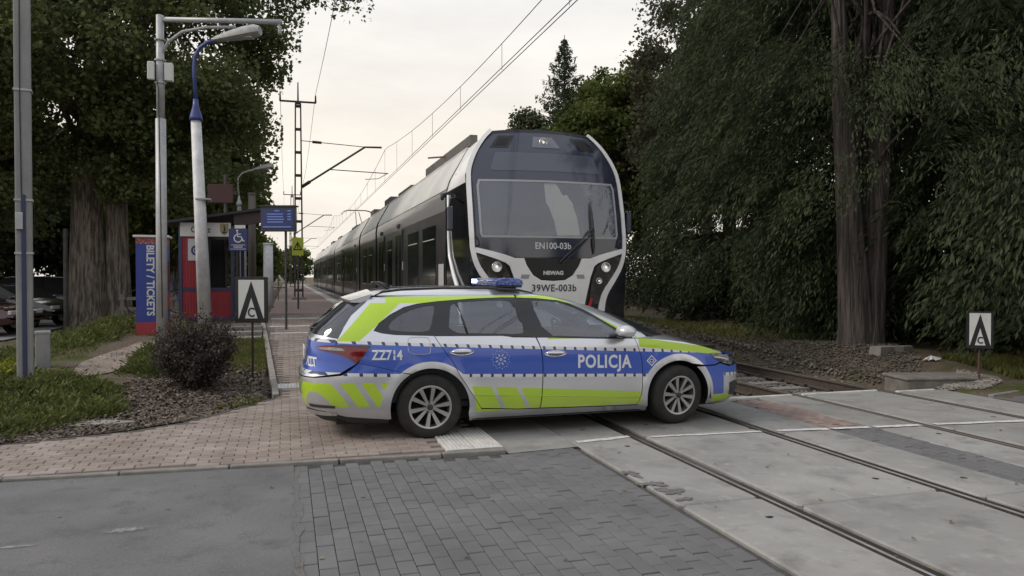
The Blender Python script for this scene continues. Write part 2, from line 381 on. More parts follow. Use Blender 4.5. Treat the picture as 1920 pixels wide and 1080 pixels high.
def lay(name, me, pts, parent, zf, mat, limit=300, size=(.2, .1, .06), rz=0.0, jz=.003, jr=.008):
    """lay blocks at pts; the nearest `limit` in view are pieces of their own, the rest one joined part"""
    rr = random.Random(len(pts)); pts = sorted(pts, key=lambda p: (not in_view(p[0], p[1], zf(p[0], p[1])), cam_dist(*p)))
    rest = MB(); vs_ = [tuple(v.co) for v in me.vertices]; fs_ = [tuple(p.vertices) for p in me.polygons]
    for i, (x, y) in enumerate(pts):
        z = zf(x, y) + rr.uniform(-jz, jz); a = rz + rr.uniform(-jr, jr); tx, ty = rr.uniform(-.008, .008), rr.uniform(-.008, .008)
        mtx = Matrix.Translation((x, y, z)) @ Matrix.Rotation(a, 4, 'Z') @ Matrix.Rotation(tx, 4, 'X') @ Matrix.Rotation(ty, 4, 'Y')
        if i < limit and in_view(x, y, z):
            o = bpy.data.objects.new(name, me); COL.objects.link(o); o.parent = parent; o.matrix_local = mtx
        else: rest.add([mtx @ Vector(v) for v in vs_], fs_)
    if rest.v:
        r = rest.build(name + '_field', mat, parent); tag(r, kind='stuff')

# ---- grey block paving
GREYB = M('grey_block', (.116, .115, .120), .88, col2=(.160, .158, .162), vs=1.7, vdet=9, lo=.35, hi=.65, bump=.7, bs=130, island=.06, dist=.008, world=True)
JOINT = M('joint_sand', (.045, .043, .042), .95, col2=(.085, .082, .08), vs=30, bump=.5, bs=80)
bp_ = sheet('block_paving', [(.06, 1.2), (2.735, 1.2), (2.735, 7.0), (2.0, 6.81), (.05, 6.89)], -.016, JOINT)
gb = block_mesh('grey_block', .1055, .188, .05, GREYB, .004)
pts = []
for i in range(26):
    x = .115 + i * .109
    for j in range(-1, 32):
        y = 1.25 + j * .196 + (.098 if i % 2 else 0)
        lim = 6.80 + (x - 2) * (-.04) if x < 2 else 6.93
        if x < 2.70 and 1.25 < y < lim - .09: pts.append((x, y))
lay('paving_block', gb, pts, bp_, lambda x, y: -.001, GREYB)
# a row of blocks turned across, along the kerb, on smooth concrete under the car
sheet('concrete_strip', [(2.0, 6.75), (2.74, 6.82), (2.74, 9.2), (2.0, 9.2)], .0045, M('worn_concrete', (.20, .195, .188), .85, col2=(.29, .28, .27), vs=3, bump=.4, bs=70))

rr_ = random.Random(5); ys_ = [1.2 + .14 * i for i in range(41)]; ed_l = [(.045 + rr_.uniform(-.03, .012), y) for y in ys_]; ed_r = [(.075 + rr_.uniform(-.012, .035), y) for y in ys_]
q_ = ed_l + ed_r[::-1]; mesh_obj('joint_dirt', [(a, b, .003) for a, b in q_], [tuple(range(len(q_)))], M('joint_dirt', (.112, .11, .11), .95, col2=(.15, .147, .146), vs=14, bump=.6, bs=60), bp_)
# ---- red brick pavement, ramp and platform
REDB = M('red_brick_paver', (.218, .172, .150), .88, col2=(.290, .244, .220), vs=1.6, vdet=9, lo=.38, hi=.62, bump=.5, bs=120, island=.13, dist=.006, world=True)
REDJ = M('brick_joint', (.105, .085, .072), .95, col2=(.16, .13, .11), vs=30)
side_poly = [(-7.5, 7.47), (-6, 7.39), (-2.24, 7.07), (-.49, 6.98), (1.38, 6.89), (1.43, 6.9), (1.43, 7.95), (2.0, 7.95), (2.0, 10.72), (2.05, 16), (2.1, 21.5), (-.62, 21.5), (-.40, 17.0), (-.10, 10.9), (-.17, 10.62), (-1.13, 9.12), (-1.64, 8.76), (-2.71, 8.42), (-7.5, 8.1)]
SWZ = .026
def pz(x, y): return SWZ + float(np.clip(.06 * (y - 10.7), 0, .65))
v, f = cdt(side_poly, .5)
pave = tag(mesh_obj('pavement', [(a, b, pz(a, b) - .014) for a, b in v], f, REDJ), kind='structure')
rb = block_mesh('red_brick', .196, .096, .05, REDB, .007)
pts = []
for j in range(0, 150):
    y = 6.95 + j * .1005
    for i in range(-25, 13):
        x = i * .2005 + (.1 if j % 2 else 0) + .03
        if x > -5 and all(inpoly((x + dx, y + dy), side_poly) for dx in (-.09, .09) for dy in (-.05, .05)): pts.append((x, y))
lay('brick', rb, pts, pave, pz, REDB)

KERBM = M('kerb_concrete', (.165, .155, .143), .9, col2=(.25, .236, .218), vs=4, bump=.4, bs=60, island=.06)
def stones(name, path, parent, w, top, h, L=1.0, gap=.012, zf=None, mat=KERBM):
    for a, b in zip(path[:-1], path[1:]):
        a = Vector(a); b = Vector(b); d = (b - a).length; n = max(1, round(d / L)); u = (b - a) / d; ang = math.atan2(u.y, u.x)
        for i in range(n):
            c = a + u * (d * (i + .5) / n); z = top + (zf(c.x, c.y) if zf else 0); l = d / n - gap
            mb = MB(); mb.box((0, 0, -h / 2), (l, w, h)); o = mb.build(name, mat, parent, bevel=.012)
            o.location = (c.x, c.y, z + random.uniform(-.004, .004)); o.rotation_euler = (0, -math.atan2(((zf(b.x, b.y) - zf(a.x, a.y)) if zf else 0), d), ang + random.uniform(-.004, .004))
kerb = tag(thing('kerb', None, None), kind='structure')
stones('kerb_stone', [(-6, 7.355), (-2.24, 7.035), (-.49, 6.945), (1.38, 6.855), (2.0, 6.83)], kerb, .07, SWZ + .004, .16)
edging = tag(thing('bed_edging', None, None), kind='structure')
stones('edging_stone', [(-6, 8.2), (-2.71, 8.45), (-1.64, 8.79), (-1.13, 9.15), (-.17, 10.66)], edging, .035, .022, .14, L=.9, mat=M('dark_edging', (.10, .09, .08), .9, col2=(.15, .135, .12), vs=8))
stones('edging_stone', [(-.15, 10.8), (-.45, 17.0), (-.68, 21.5)], edging, .09, .05, .2, mat=M('path_kerb', (.20, .185, .17), .9, col2=(.28, .255, .235), vs=6), zf=lambda x, y: float(np.clip(.06 * (y - 10.7), 0, .65)))

# platform beyond the ramp
PLATZ = .65
plat = tag(mesh_obj('platform', *(lambda b: (b.v, b.f))(MB().box((-.55, 62, PLATZ / 2 - .12), (5.5, 81, PLATZ + .24)).box((2.33, 62, PLATZ / 2 - .1), (.26, 81, PLATZ + .2))), [M('platform_brick', (.23, .165, .145), .88, col2=(.30, .225, .20), vs=3, bump=.4, bs=30)]), kind='structure')
for x, w, nm, c in ((1.82, .34, 'tactile_strip', (.52, .50, .47)), (2.43, .42, 'platform_edge', (.20, .19, .185))):
    MB().box((x, 62, PLATZ + .012), (w, 81, .03)).build(nm, M(nm, c, .85, col2=tuple(k * .75 for k in c), vs=4), plat)
WHITE_C = M('white_concrete', (.60, .59, .57), .8, col2=(.46, .45, .43), vs=6, bump=.3, bs=80)
def tactile(cx, cy, lx, ly, z, parent, along='y', n=7, sl=0.0):
    b = MB(); b.box((0, 0, -.02), (lx, ly, .04))
    for i in range(n):
        t = (i + .5) / n - .5
        if along == 'y': b.box((t * lx, 0, .004), (lx / n * .5, ly * .96, .012), taper=.85)
        else:
            for k in range(int(ly / .06)): b.box((t * lx, (k + .5) / int(ly / .06) * ly - ly / 2, .005), (lx / n * .5, .03, .012), taper=.6)
    o = b.build('tactile_plate', WHITE_C, parent); o.location = (cx, cy, z); o.rotation_euler = (math.atan(sl), 0, 0); return o
for k in range(2): tactile(1.58 + k * .282, 7.42, .274, .98, .03, pave)
for k in range(3): tactile(-.02 + k * .31, 11.42, .3, .3, pz(0, 11.42) + .006, pave, 'x', 6, .06)
for y, w in ((18.4, .12), (20.0, .14), (17.2, .1)):
    o = MB().box((0, 0, 0), (2.5 if y > 17.5 else 2.1, w, .02)).build('white_strip', WHITE_C, pave); o.location = (.85 if y > 17.5 else .7, y, pz(0, y) + .006); o.rotation_euler = (.06, 0, 0)
# two low concrete steps beside the path
steps = thing('concrete_steps', 'low pale concrete steps beside the brick path, behind the planting bed', 'steps', (-1.0, 16.8, .32))
for k in range(3): MB().box((0, k * .5, k * .08), (.95, .42, .16)).build('step', KERBM, steps, bevel=.01)

# ---- level crossing panels
def slab_material():
    m = bpy.data.materials.new('crossing_concrete'); m.use_nodes = True; t = m.node_tree; b = t.nodes['Principled BSDF']; L = t.links
    co = t.nodes.new('ShaderNodeTexCoord'); ge = t.nodes.new('ShaderNodeNewGeometry')
    def noise(s, d=5, st=None):
        n = t.nodes.new('ShaderNodeTexNoise'); n.inputs['Scale'].default_value = s; n.inputs['Detail'].default_value = d; n.inputs['Roughness'].default_value = .62
        mm = t.nodes.new('ShaderNodeMapping'); mm.inputs['Scale'].default_value = st or (1, 1, 1); L.new(ge.outputs['Position'], mm.inputs[0]); L.new(mm.outputs[0], n.inputs['Vector']); return n.outputs['Fac']
    def mixc(fac, a, bb, lo, hi):
        r = t.nodes.new('ShaderNodeMapRange'); r.inputs[1].default_value = lo; r.inputs[2].default_value = hi; L.new(fac, r.inputs[0])
        x = t.nodes.new('ShaderNodeMix'); x.data_type = 'RGBA'; L.new(r.outputs[0], x.inputs[0])
        for k, q in ((6, a), (7, bb)):
            if isinstance(q, tuple): x.inputs[k].default_value = (*q, 1)
            else: L.new(q, x.inputs[k])
        return x.outputs[2]
    oi = t.nodes.new('ShaderNodeObjectInfo')
    c = mixc(noise(1.1), (.225, .219, .212), (.315, .307, .294), .35, .68)
    c = mixc(noise(2.6, 9), c, (.165, .160, .154), .52, .72)
    c = mixc(noise(7, 7, (1, .8, 1)), c, (.345, .336, .322), .56, .74)
    c = mixc(noise(26, 4), c, (.24, .232, .222), .58, .78)
    c = mixc(noise(120, 2), c, (.18, .175, .168), .66, .8)
    r = t.nodes.new('ShaderNodeMapRange'); r.inputs[3].default_value = .82; r.inputs[4].default_value = 1.10; L.new(oi.outputs['Random'], r.inputs[0])
    s = t.nodes.new('ShaderNodeVectorMath'); s.operation = 'SCALE'; L.new(c, s.inputs[0]); L.new(r.outputs[0], s.inputs['Scale'])
    L.new(s.outputs[0], b.inputs['Base Color']); b.inputs['Roughness'].default_value = .78; b.inputs['Specular IOR Level'].default_value = .4
    bp = t.nodes.new('ShaderNodeBump'); bp.inputs['Strength'].default_value = .35; bp.inputs['Distance'].default_value = .006; L.new(noise(80, 4), bp.inputs['Height']); L.new(bp.outputs[0], b.inputs['Normal'])
    return m
SLAB = slab_material(); HOLE = M('dark_hole', (.015, .014, .013), .95)
PAINT = M('road_paint', (.62, .62, .61), .7, col2=(.36, .355, .35), vs=14, lo=.48, hi=.72, bump=.3, bs=60)
RAILX = (3.505, 5.0, 6.92, 8.415)
xing = tag(thing('level_crossing', None, None), kind='structure')
def slab(x0, x1, ys, holes=True, pale_edge=False):
    for y0, y1 in zip(ys[1:], ys[:-1]):
        r = .03; g = .006
        c = [(x0 + r, y0 + g), (x1 - r, y0 + g), (x1, y0 + g + r), (x1, y1 - g - r), (x1 - r, y1 - g), (x0 + r, y1 - g), (x0, y1 - g - r), (x0, y0 + g + r)]
        b = MB(); b.prism(c, -.18, -.012, 'z'); q = inset(c, .012); k = len(c)
        b2 = MB(); b2.add([(p[0], p[1], -.012) for p in c] + [(p[0], p[1], 0) for p in q], [((i + 1) % k, i, k + i, k + (i + 1) % k)[::-1] for i in range(k)] + [tuple(range(k, 2 * k))])
        b.f.pop(0); b.m.pop(0); b.f = [fc for fc in b.f]; b.add(b2.v, b2.f)
        o = b.build('concrete_slab', SLAB, xing, angle=30); o.location = (0, 0, random.uniform(-.004, .003))
        if holes and x1 - x0 > .5:
            for hx, hy in (((x0 + x1) / 2 + (.12 if x1 - x0 < 1 else .42), y1 - .42), ((x0 + x1) / 2 + (.0 if x1 - x0 < 1 else .42), y0 + .45)) if x1 - x0 < 1 else (((x0 + x1) / 2 - .42, y1 - .45), ((x0 + x1) / 2 + .42, y1 - .45), ((x0 + x1) / 2 - .38, y0 + .5), ((x0 + x1) / 2 + .42, y0 + .42)):
                if random.random() < .4: continue
                p = blob(hx, hy, .026, .024, 12, int(hx * 97 + hy * 31), .6); mesh_obj('lifting_hole', [(a, c_, .003) for a, c_ in p], [tuple(range(len(p)))], HOLE, o)
Y_A = [8.86, 7.13, 4.86, 2.6, .3, -2, -4.3]
Y_B = [8.86, 7.11, 4.62, 2.3, 0, -2.3, -4.6]
slab(2.76, 3.425, Y_A); slab(3.60, 4.905, Y_B); slab(5.085, 5.70, [8.88, 6.82, 4.40, 2.1, -.2, -2.5]); slab(6.24, 6.84, [8.90, 6.72, 4.5, 2.2, -.1]); slab(7.015, 8.32, [8.90, 6.45, 4.1, 1.8, -.5]); slab(8.50, 9.33, [8.72, 6.5, 4.2, 1.9, -.4])
# raised pale nosing of the panel ends
for x0, x1, y in ((3.60, 4.905, 8.86), (5.085, 5.50, 8.88), (5.62, 6.84, 8.93), (7.015, 8.32, 8.93), (8.50, 9.2, 8.75)):
    MB().box(((x0 + x1) / 2, y + .035, -.055), (x1 - x0, .07, .13)).build('end_nosing', M('pale_nosing', (.56, .55, .53), .8, col2=(.40, .39, .37), vs=5), xing, bevel=.02)
# white painted road edge line across the panels
def py_(x): return np.interp(x, [2.7, 3.45, 3.55, 4.85, 6.0, 8.2, 9.3], [7.00, 7.10, 7.02, 6.93, 6.80, 6.56, 6.46])
for x0, x1, w in ((2.80, 3.42, .085), (3.62, 4.90, .06), (5.09, 5.69, .085), (5.74, 6.2, .085), (6.25, 6.83, .09), (7.02, 8.31, .09), (8.51, 9.3, .09)):
    n = 10; top = [(x0 + (x1 - x0) * i / n, float(py_(x0 + (x1 - x0) * i / n)) + w / 2 + random.uniform(-.008, .008)) for i in range(n + 1)]; bot = [(p[0], p[1] - w + random.uniform(-.01, .01)) for p in top]
    p = bot + top[::-1]; mesh_obj('edge_line', [(a, c, .006) for a, c in p], [tuple(range(len(p)))], PAINT, xing)
# narrow strip of small setts between the two tracks: grey near, red beyond the line
sm_g = block_mesh('grey_sett', .104, .2, .05, GREYB); sm_r = block_mesh('red_sett', .104, .2, .05, M('red_sett', (.205, .145, .126), .88, col2=(.27, .21, .188), vs=7, bump=.5, bs=120, island=.16))
mid = sheet('sett_strip', [(5.705, -2), (6.235, -2), (6.235, 8.9), (5.705, 8.9)], -.03, JOINT)
for red in (0, 1):
    pts = [(5.765 + i * .107, y) for i in range(5) for y in np.arange(2.2 if not red else 6.95, 6.75 if not red else 8.8, .206) + (.1 if i % 2 else 0)]
    lay('red_sett' if red else 'grey_sett', sm_r if red else sm_g, [(float(a) + .0, float(b)) for a, b in pts], mid, lambda x, y: -.004 + .003 * math.sin(y * 5 + x * 9), MATS['red_sett'] if red else GREYB, jz=.004, jr=.02)
# crumbled mortar over the panel edge beside the block paving
MORT = M('mortar', (.11, .108, .105), .95, col2=(.17, .165, .16), vs=20, bump=.6, bs=60)
for k, (cx, cy, rx, ry) in enumerate([(2.83, 5.42, .09, .07), (2.86, 5.20, .08, .10), (2.80, 5.75, .06, .09), (2.86, 4.98, .07, .035)]):
    p = blob(cx, cy, rx, ry, 30, 40 + k, .9); n = len(p)
    mesh_obj('mortar_smear', [(a, b, .005) for a, b in p] + [(cx, cy, .016)], [(i, (i + 1) % n, n) for i in range(n)], MORT, xing, smooth=True)
DIRT = M('groove_dirt', (.030, .027, .024), .95, col2=(.065, .057, .05), vs=18, bump=.8, bs=50)
sheet('crossing_bed', [(2.60, -12), (9.36, -12), (9.36, 8.6), (2.60, 8.95)], -.075, DIRT)

# ---- railway tracks
RUST = M('rail_rust', (.045, .034, .028), .85, col2=(.080, .060, .048), vs=20, bump=.3, bs=80); POL = M('rail_head', (.42, .41, .395), .34, .95, col2=(.22, .205, .19), vs=6, stretch=(14, .5, 1), lo=.3, hi=.7)
DULL = M('rail_head_dull', (.20, .18, .16), .55, .7, col2=(.11, .092, .078), vs=6, stretch=(14, .5, 1), lo=.3, hi=.7)
prof = [(-.07, -.17), (.07, -.17), (.07, -.158), (.012, -.14), (.010, -.05), (.034, -.035), (.036, -.008), (.026, 0), (-.026, 0), (-.036, -.008), (-.034, -.035), (-.010, -.05), (-.012, -.14), (-.07, -.158)]
SLEEPER = M('sleeper_concrete', (.20, .185, .17), .9, col2=(.28, .26, .24), vs=8, bump=.5, bs=50)
sl_b = MB(); sl_b.box((0, 0, -.27), (2.5, .26, .18), taper=.9); sl_me = sl_b.build('sleeper', SLEEPER); sl_data = sl_me.data; bpy.data.objects.remove(sl_me)
for k, (xa, xb) in enumerate(((RAILX[0], RAILX[1]), (RAILX[2], RAILX[3]))):
    tr = thing('railway_track', ('railway track under the train, beside the platform', 'empty railway track on the tree side, right of the train')[k], 'railway track', ((xa + xb) / 2, 0, 0), 0)
    for x in (xa, xb):
        b = MB(); q = [(p[0] + x - (xa + xb) / 2, p[1] + .001) for p in prof]; b.prism(q, -14, 130, 'y'); kk = len(q)
        b.m[2 + 7] = 1; b.m[2 + 6] = 1; b.m[2 + 8] = 1
        b.build('rail', [RUST, POL if k == 0 else DULL], tr)
    for i in range(52):
        o = bpy.data.objects.new('sleeper', sl_data); COL.objects.link(o); o.parent = tr; o.location = (0, 9.35 + i * .62, 0)
    for i in range(10):
        for x in (xa, xb):
            for s in (-1, 1):
                o = MB().box((x - (xa + xb) / 2 + s * .1, 9.35 + i * .62, -.155), (.07, .1, .05)).build('rail_clip', RUST, tr)
# ================================================================ contour-stack surfaces (vehicle bodies)
def _tab(t):
    t = np.array(t, float); z = t[:, 0]; zz = np.linspace(z[0], z[-1], 400); D = np.zeros((400, t.shape[1]))
    for k in range(1, t.shape[1]):
        y = t[:, k]; d = np.diff(y) / np.diff(z); m = np.zeros(len(z)); m[0] = d[0]; m[-1] = d[-1]
        for i in range(1, len(z) - 1): m[i] = 0 if d[i - 1] * d[i] <= 0 else 2 * d[i - 1] * d[i] / (d[i - 1] + d[i])
        i = np.clip(np.searchsorted(z, zz) - 1, 0, len(z) - 2); h = z[i + 1] - z[i]; u = (zz - z[i]) / h
        D[:, k] = (2 * u**3 - 3 * u**2 + 1) * y[i] + (u**3 - 2 * u**2 + u) * h * m[i] + (-2 * u**3 + 3 * u**2) * y[i + 1] + (u**3 - u**2) * h * m[i + 1]
    return lambda q, k: float(np.interp(q, zz, D[:, k]))
class Stack:
    def __init__(s, tab, xc, nr, nf, zref, arch=()):
        s.f = _tab(tab); s.xc = xc; s.nr = nr; s.nf = nf; s.arch = arch; s.phi = np.linspace(0, math.pi, 1201)
        p = np.array([s.raw(a, zref) for a in s.phi]); s.S = np.r_[0, np.cumsum(np.hypot(*np.diff(p[:, :2], axis=0).T))]; s.L = float(s.S[-1])
    def raw(s, phi, z, off=0.):
        xr, xf, w = s.f(z, 1), s.f(z, 2), s.f(z, 3)
        if phi <= math.pi / 2: n = s.nr; x = s.xc - (s.xc - xr + off) * max(0, math.cos(phi)) ** (2 / n)
        else: n = s.nf; x = s.xc + (xf - s.xc + off) * max(0, -math.cos(phi)) ** (2 / n)
        y = (w + off) * max(0, math.sin(phi)) ** (2 / n)
        for ax, az, r, am, sg in s.arch: y += am * math.exp(-((math.hypot(x - ax, z - az) - r) / sg) ** 2) * (y / w)
        return x, y, z
    def P(s, q, z, off=0.): return s.raw(float(np.interp(q, s.S, s.phi)), z, off)
    def fx(s, x, z):
        xr, xf = s.f(z, 1), s.f(z, 2)
        if x <= s.xc: ph = math.acos(min(1, max(0, (s.xc - x) / (s.xc - xr))) ** (s.nr / 2))
        else: ph = math.pi - math.acos(min(1, max(0, (x - s.xc) / (xf - s.xc))) ** (s.nf / 2))
        return float(np.interp(ph, s.phi, s.S))
    def fy(s, y, z, rear=True):
        n = s.nr if rear else s.nf; ph = math.asin(min(1, y / s.f(z, 3)) ** (n / 2))
        return float(np.interp(ph if rear else math.pi - ph, s.phi, s.S))
    def conv(s, pts):
        o = []
        for p in pts:
            if len(p) == 2: o.append((s.fx(*p), p[1]))
            else: o.append((s.fy(p[1], p[2], p[0] == 'r'), p[2]))
        return o
    def poly(s, pts, h=.06):
        """side/rear/front outline -> dense outline in (arc, z)"""
        q = s.conv(pts); return q
def panel(st, pts, h=.05, off=0., holes=(), gap=.0, edge=.0, side=-1):
    """panel on one flank; side -1 is the right-hand flank. returns verts, faces"""
    q = st.conv(pts)
    if gap: q = inset(q, gap)
    V, F = cdt(q, h, [st.conv(k) for k in holes]); P3 = []
    for a, z in V: x, y, zz = st.P(a, z, off); P3.append((x, side * y, zz))
    # orientation outwards
    if F:
        a, b, c = (Vector(P3[i]) for i in F[0]); n = (b - a).cross(c - a); ctr = Vector((st.xc, 0, .8)); mid = (a + b + c) / 3
        if n.dot(mid - ctr) < 0: F = [f[::-1] for f in F]
    if edge:   # folded-in flange round the outline
        k = len(P3); nb = {}
        for f in F:
            for i in range(3): e = (f[i], f[(i + 1) % 3]); nb[e] = 1
        bd = [e for e in nb if (e[1], e[0]) not in nb]; idx = {}
        for e in bd:
            for i in e:
                if i not in idx:
                    p = P3[i]; d = Vector((st.xc * .0 + p[0] * .02, -p[1], 0)).normalized(); idx[i] = len(P3); P3.append((p[0], p[1] + d.y * edge, p[2]))
        F = F + [(e[1], e[0], idx[e[0]], idx[e[1]]) for e in bd]
    return P3, F
def mirror(P3, F): return [(x, -y, z) for x, y, z in P3], [f[::-1] for f in F]
def arc(cx, cz, r, a0, a1, n=18): return [(cx + r * math.cos(R(a0 + (a1 - a0) * i / n)), cz + r * math.sin(R(a0 + (a1 - a0) * i / n))) for i in range(n + 1)]

# ================================================================ police car
CARX, CARY = 1.40, 8.45
Wt = [(.16, .84), (.20, .885), (.28, .92), (.42, .93), (.55, .925), (.70, .93), (.85, .927), (.92, .92), (.97, .90), (1.02, .883), (1.08, .866), (1.2, .815), (1.3, .765), (1.4, .70), (1.44, .662), (1.47, .615), (1.49, .56)]
wz = lambda z: float(np.interp(z, [a for a, b in Wt], [b for a, b in Wt]))
LOWT = [(.16, -1.0, 3.62), (.22, -1.14, 3.74), (.30, -1.22, 3.80), (.42, -1.27, 3.82), (.58, -1.29, 3.82), (.66, -1.28, 3.81), (.72, -1.24, 3.79), (.80, -1.205, 3.76), (.90, -1.20, 3.70), (1.0, -1.19, 3.6), (1.06, -1.17, 3.5), (1.12, -1.14, 3.4), (1.2, -1.06, 3.3), (1.3, -.95, 3.2), (1.4, -.84, 3.1), (1.44, -.79, 3.0), (1.47, -.73, 2.9), (1.49, -.64, 2.8)]
UPT = [(.95, -1.18, 2.95), (1.0, -1.19, 2.85), (1.06, -1.17, 2.70), (1.12, -1.14, 2.56), (1.2, -1.06, 2.34), (1.3, -.95, 2.06), (1.4, -.84, 1.72), (1.44, -.79, 1.55), (1.47, -.73, 1.36), (1.49, -.64, 1.15)]
RW, FW = (0.0, .33), (2.84, .33)
low = Stack([(z, a, b, wz(z)) for z, a, b in LOWT], 1.0, 4.6, 6.2, .6, ((RW[0], RW[1], .43, .014, .06), (FW[0], FW[1], .42, .014, .06)))
up = Stack([(z, a, b, wz(z)) for z, a, b in UPT], 1.0, 4.6, 5.0, 1.2)

def livery(name='police_livery'):
    m = bpy.data.materials.new(name); m.use_nodes = True; t = m.node_tree; b = t.nodes['Principled BSDF']; L = t.links; MATS[name] = m
    co = t.nodes.new('ShaderNodeTexCoord'); sp = t.nodes.new('ShaderNodeSeparateXYZ'); L.new(co.outputs['Object'], sp.inputs[0]); X, Y, Z = sp.outputs
    def mt(op, a, c=None):
        n = t.nodes.new('ShaderNodeMath'); n.operation = op
        for i, q in enumerate((a, c)):
            if q is None: continue
            if isinstance(q, (int, float)): n.inputs[i].default_value = q
            else: L.new(q, n.inputs[i])
        return n.outputs[0]
    lin = lambda c, k: mt('ADD', mt('MULTIPLY', X, k), c)
    lt = lambda a, c: mt('LESS_THAN', a, c); gt = lambda a, c: mt('GREATER_THAN', a, c)
    def AND(*q):
        r = q[0]
        for k in q[1:]: r = mt('MULTIPLY', r, k)
        return r
    def OR(*q):
        r = q[0]
        for k in q[1:]: r = mt('MAXIMUM', r, k)
        return r
    NOT = lambda q: mt('SUBTRACT', 1.0, q)
    ay = mt('ABSOLUTE', Y); u = mt('SUBTRACT', X, mt('MULTIPLY', ay, 1.0))
    def ring(cx, cz, r):
        return lt(mt('SQRT', mt('ADD', mt('POWER', mt('SUBTRACT', X, cx), 2.0), mt('POWER', mt('SUBTRACT', Z, cz), 2.0))), r)
    archm = OR(ring(RW[0], RW[1], .475), ring(FW[0], FW[1], .47)); na = NOT(archm)
    zt, zb = lin(.957, -.049), lin(.678, -.036)
    band = AND(lt(Z, zt), gt(Z, zb), na)
    st = OR(AND(gt(Z, zt), lt(Z, mt('ADD', zt, .032))), AND(lt(Z, zb), gt(Z, mt('SUBTRACT', zb, .032)))); st = AND(st, na)
    sq = lt(mt('FRACT', mt('DIVIDE', mt('ADD', u, 10.0), .117)), .25)
    lime_d = AND(lt(Z, lin(.566, -.0715)), gt(X, .40), lt(X, 2.46), gt(Z, .262), na)
    g = lambda c: gt(mt('ABSOLUTE', mt('SUBTRACT', mt('ADD', X, mt('MULTIPLY', mt('SUBTRACT', Z, .52), .48)), c)), .024)
    lime_d = AND(lime_d, g(.665), g(.935))
    dg = lt(mt('FRACT', mt('DIVIDE', mt('ADD', mt('ADD', u, mt('MULTIPLY', Z, .55)), 10.03), .160)), .64)
    lime_r = AND(lt(Z, .602), gt(Z, .365), lt(X, -.30), dg, NOT(ring(RW[0], RW[1], .50)))
    lime_p = AND(gt(Z, 1.02), lt(X, mt('ADD', mt('MULTIPLY', mt('SUBTRACT', Z, 1.025), 1.147), -.70)), gt(X, mt('ADD', mt('MULTIPLY', mt('SUBTRACT', Z, 1.045), .92), -.90)), lt(Z, 1.40))
    lime_t = AND(gt(Z, 1.395), lt(Z, 1.462), lt(X, 1.30), gt(X, -.42), gt(ay, .3))
    lime_a = AND(gt(X, 1.28), gt(Z, 1.0), lt(Z, mt('ADD', mt('MULTIPLY', mt('SUBTRACT', X, 1.46), -.50), 1.452)), lt(X, 2.35))
    lime_h = AND(gt(X, 2.345), lt(X, 3.40), gt(Z, mt('ADD', mt('MULTIPLY', mt('SUBTRACT', X, 2.366), -.12), .893)), lt(Z, mt('ADD', mt('MULTIPLY', mt('SUBTRACT', X, 2.307), -.150), 1.002)), gt(ay, .6))
    front = AND(gt(X, 3.2), na)
    blue_f = AND(front, gt(Z, .31), lt(Z, .68), gt(ay, .62), lt(X, 3.47)); lime_f = AND(front, lt(Z, .31), gt(Z, .22), lt(X, 3.60))
    lime = OR(lime_d, lime_r, lime_p, lime_t, lime_a, lime_h, lime_f); blue = OR(band, blue_f)
    nz = t.nodes.new('ShaderNodeTexNoise'); nz.inputs['Scale'].default_value = 3.0; nz.inputs['Detail'].default_value = 4; L.new(co.outputs['Object'], nz.inputs['Vector'])
    def mixc(f, a, c):
        n = t.nodes.new('ShaderNodeMix'); n.data_type = 'RGBA'; L.new(f, n.inputs[0])
        for k, q in ((6, a), (7, c)):
            if isinstance(q, tuple): n.inputs[k].default_value = (*q, 1)
            else: L.new(q, n.inputs[k])
        return n.outputs[2]
    # film is a fine prismatic weave: slight speckle
    sk = t.nodes.new('ShaderNodeTexNoise'); sk.inputs['Scale'].default_value = 260; sk.inputs['Detail'].default_value = 2; L.new(co.outputs['Object'], sk.inputs['Vector'])
    skf = t.nodes.new('ShaderNodeMapRange'); skf.inputs[1].default_value = .35; skf.inputs[2].default_value = .65; L.new(sk.outputs['Fac'], skf.inputs[0])
    c = (.66, .67, .72)
    c = mixc(st, c, (.66, .66, .68)); c = mixc(AND(st, sq), c, (.02, .03, .12)); c = mixc(blue, c, (.040, .100, .46)); c = mixc(lime, c, mixc(skf.outputs[0], (.36, .55, .012), (.47, .68, .03)))
    dirt = t.nodes.new('ShaderNodeMapRange'); dirt.inputs[1].default_value = .62; dirt.inputs[2].default_value = .2; dirt.inputs[3].default_value = 0; dirt.inputs[4].default_value = .42; L.new(Z, dirt.inputs[0])
    df = mt('MULTIPLY', dirt.outputs[0], mt('ADD', nz.outputs['Fac'], .25)); c = mixc(df, c, (.20, .185, .165))
    L.new(c, b.inputs['Base Color'])
    film = OR(lime, blue, st); b.inputs['Metallic'].default_value = 0
    me_ = mt('MULTIPLY', NOT(film), .72); L.new(me_, b.inputs['Metallic'])
    b.inputs['Roughness'].default_value = .28; b.inputs['Coat Weight'].default_value = .85; b.inputs['Coat Roughness'].default_value = .05; b.inputs['Specular IOR Level'].default_value = .4
    return m
LIV = livery()
BLK = M('black_gloss', (.012, .012, .014), .18, spec=.5, coat=.3); MAT = M('black_plastic', (.028, .028, .029), .62, col2=(.04, .04, .04), vs=20); VOID = M('dark_void', (.008, .008, .008), .9)
SILV = M('alloy', (.42, .42, .43), .34, .8); CHROME = M('satin_chrome', (.70, .71, .74), .22, .9); RUB = M('tyre_rubber', (.013, .0125, .0125), .8, col2=(.028, .026, .025), vs=9, bump=.3, bs=90)
WIN = glass('car_window', (.50, .54, .60), .08, film=(.22, .27, .42), filmf=.11); PRIV = glass('privacy_glass', (.10, .11, .14), .05, film=(.20, .22, .30), filmf=.14)
WSCR = glass('windscreen', (.55, .58, .58), .03)
WHT = M('white_film', (.70, .71, .74), .5)

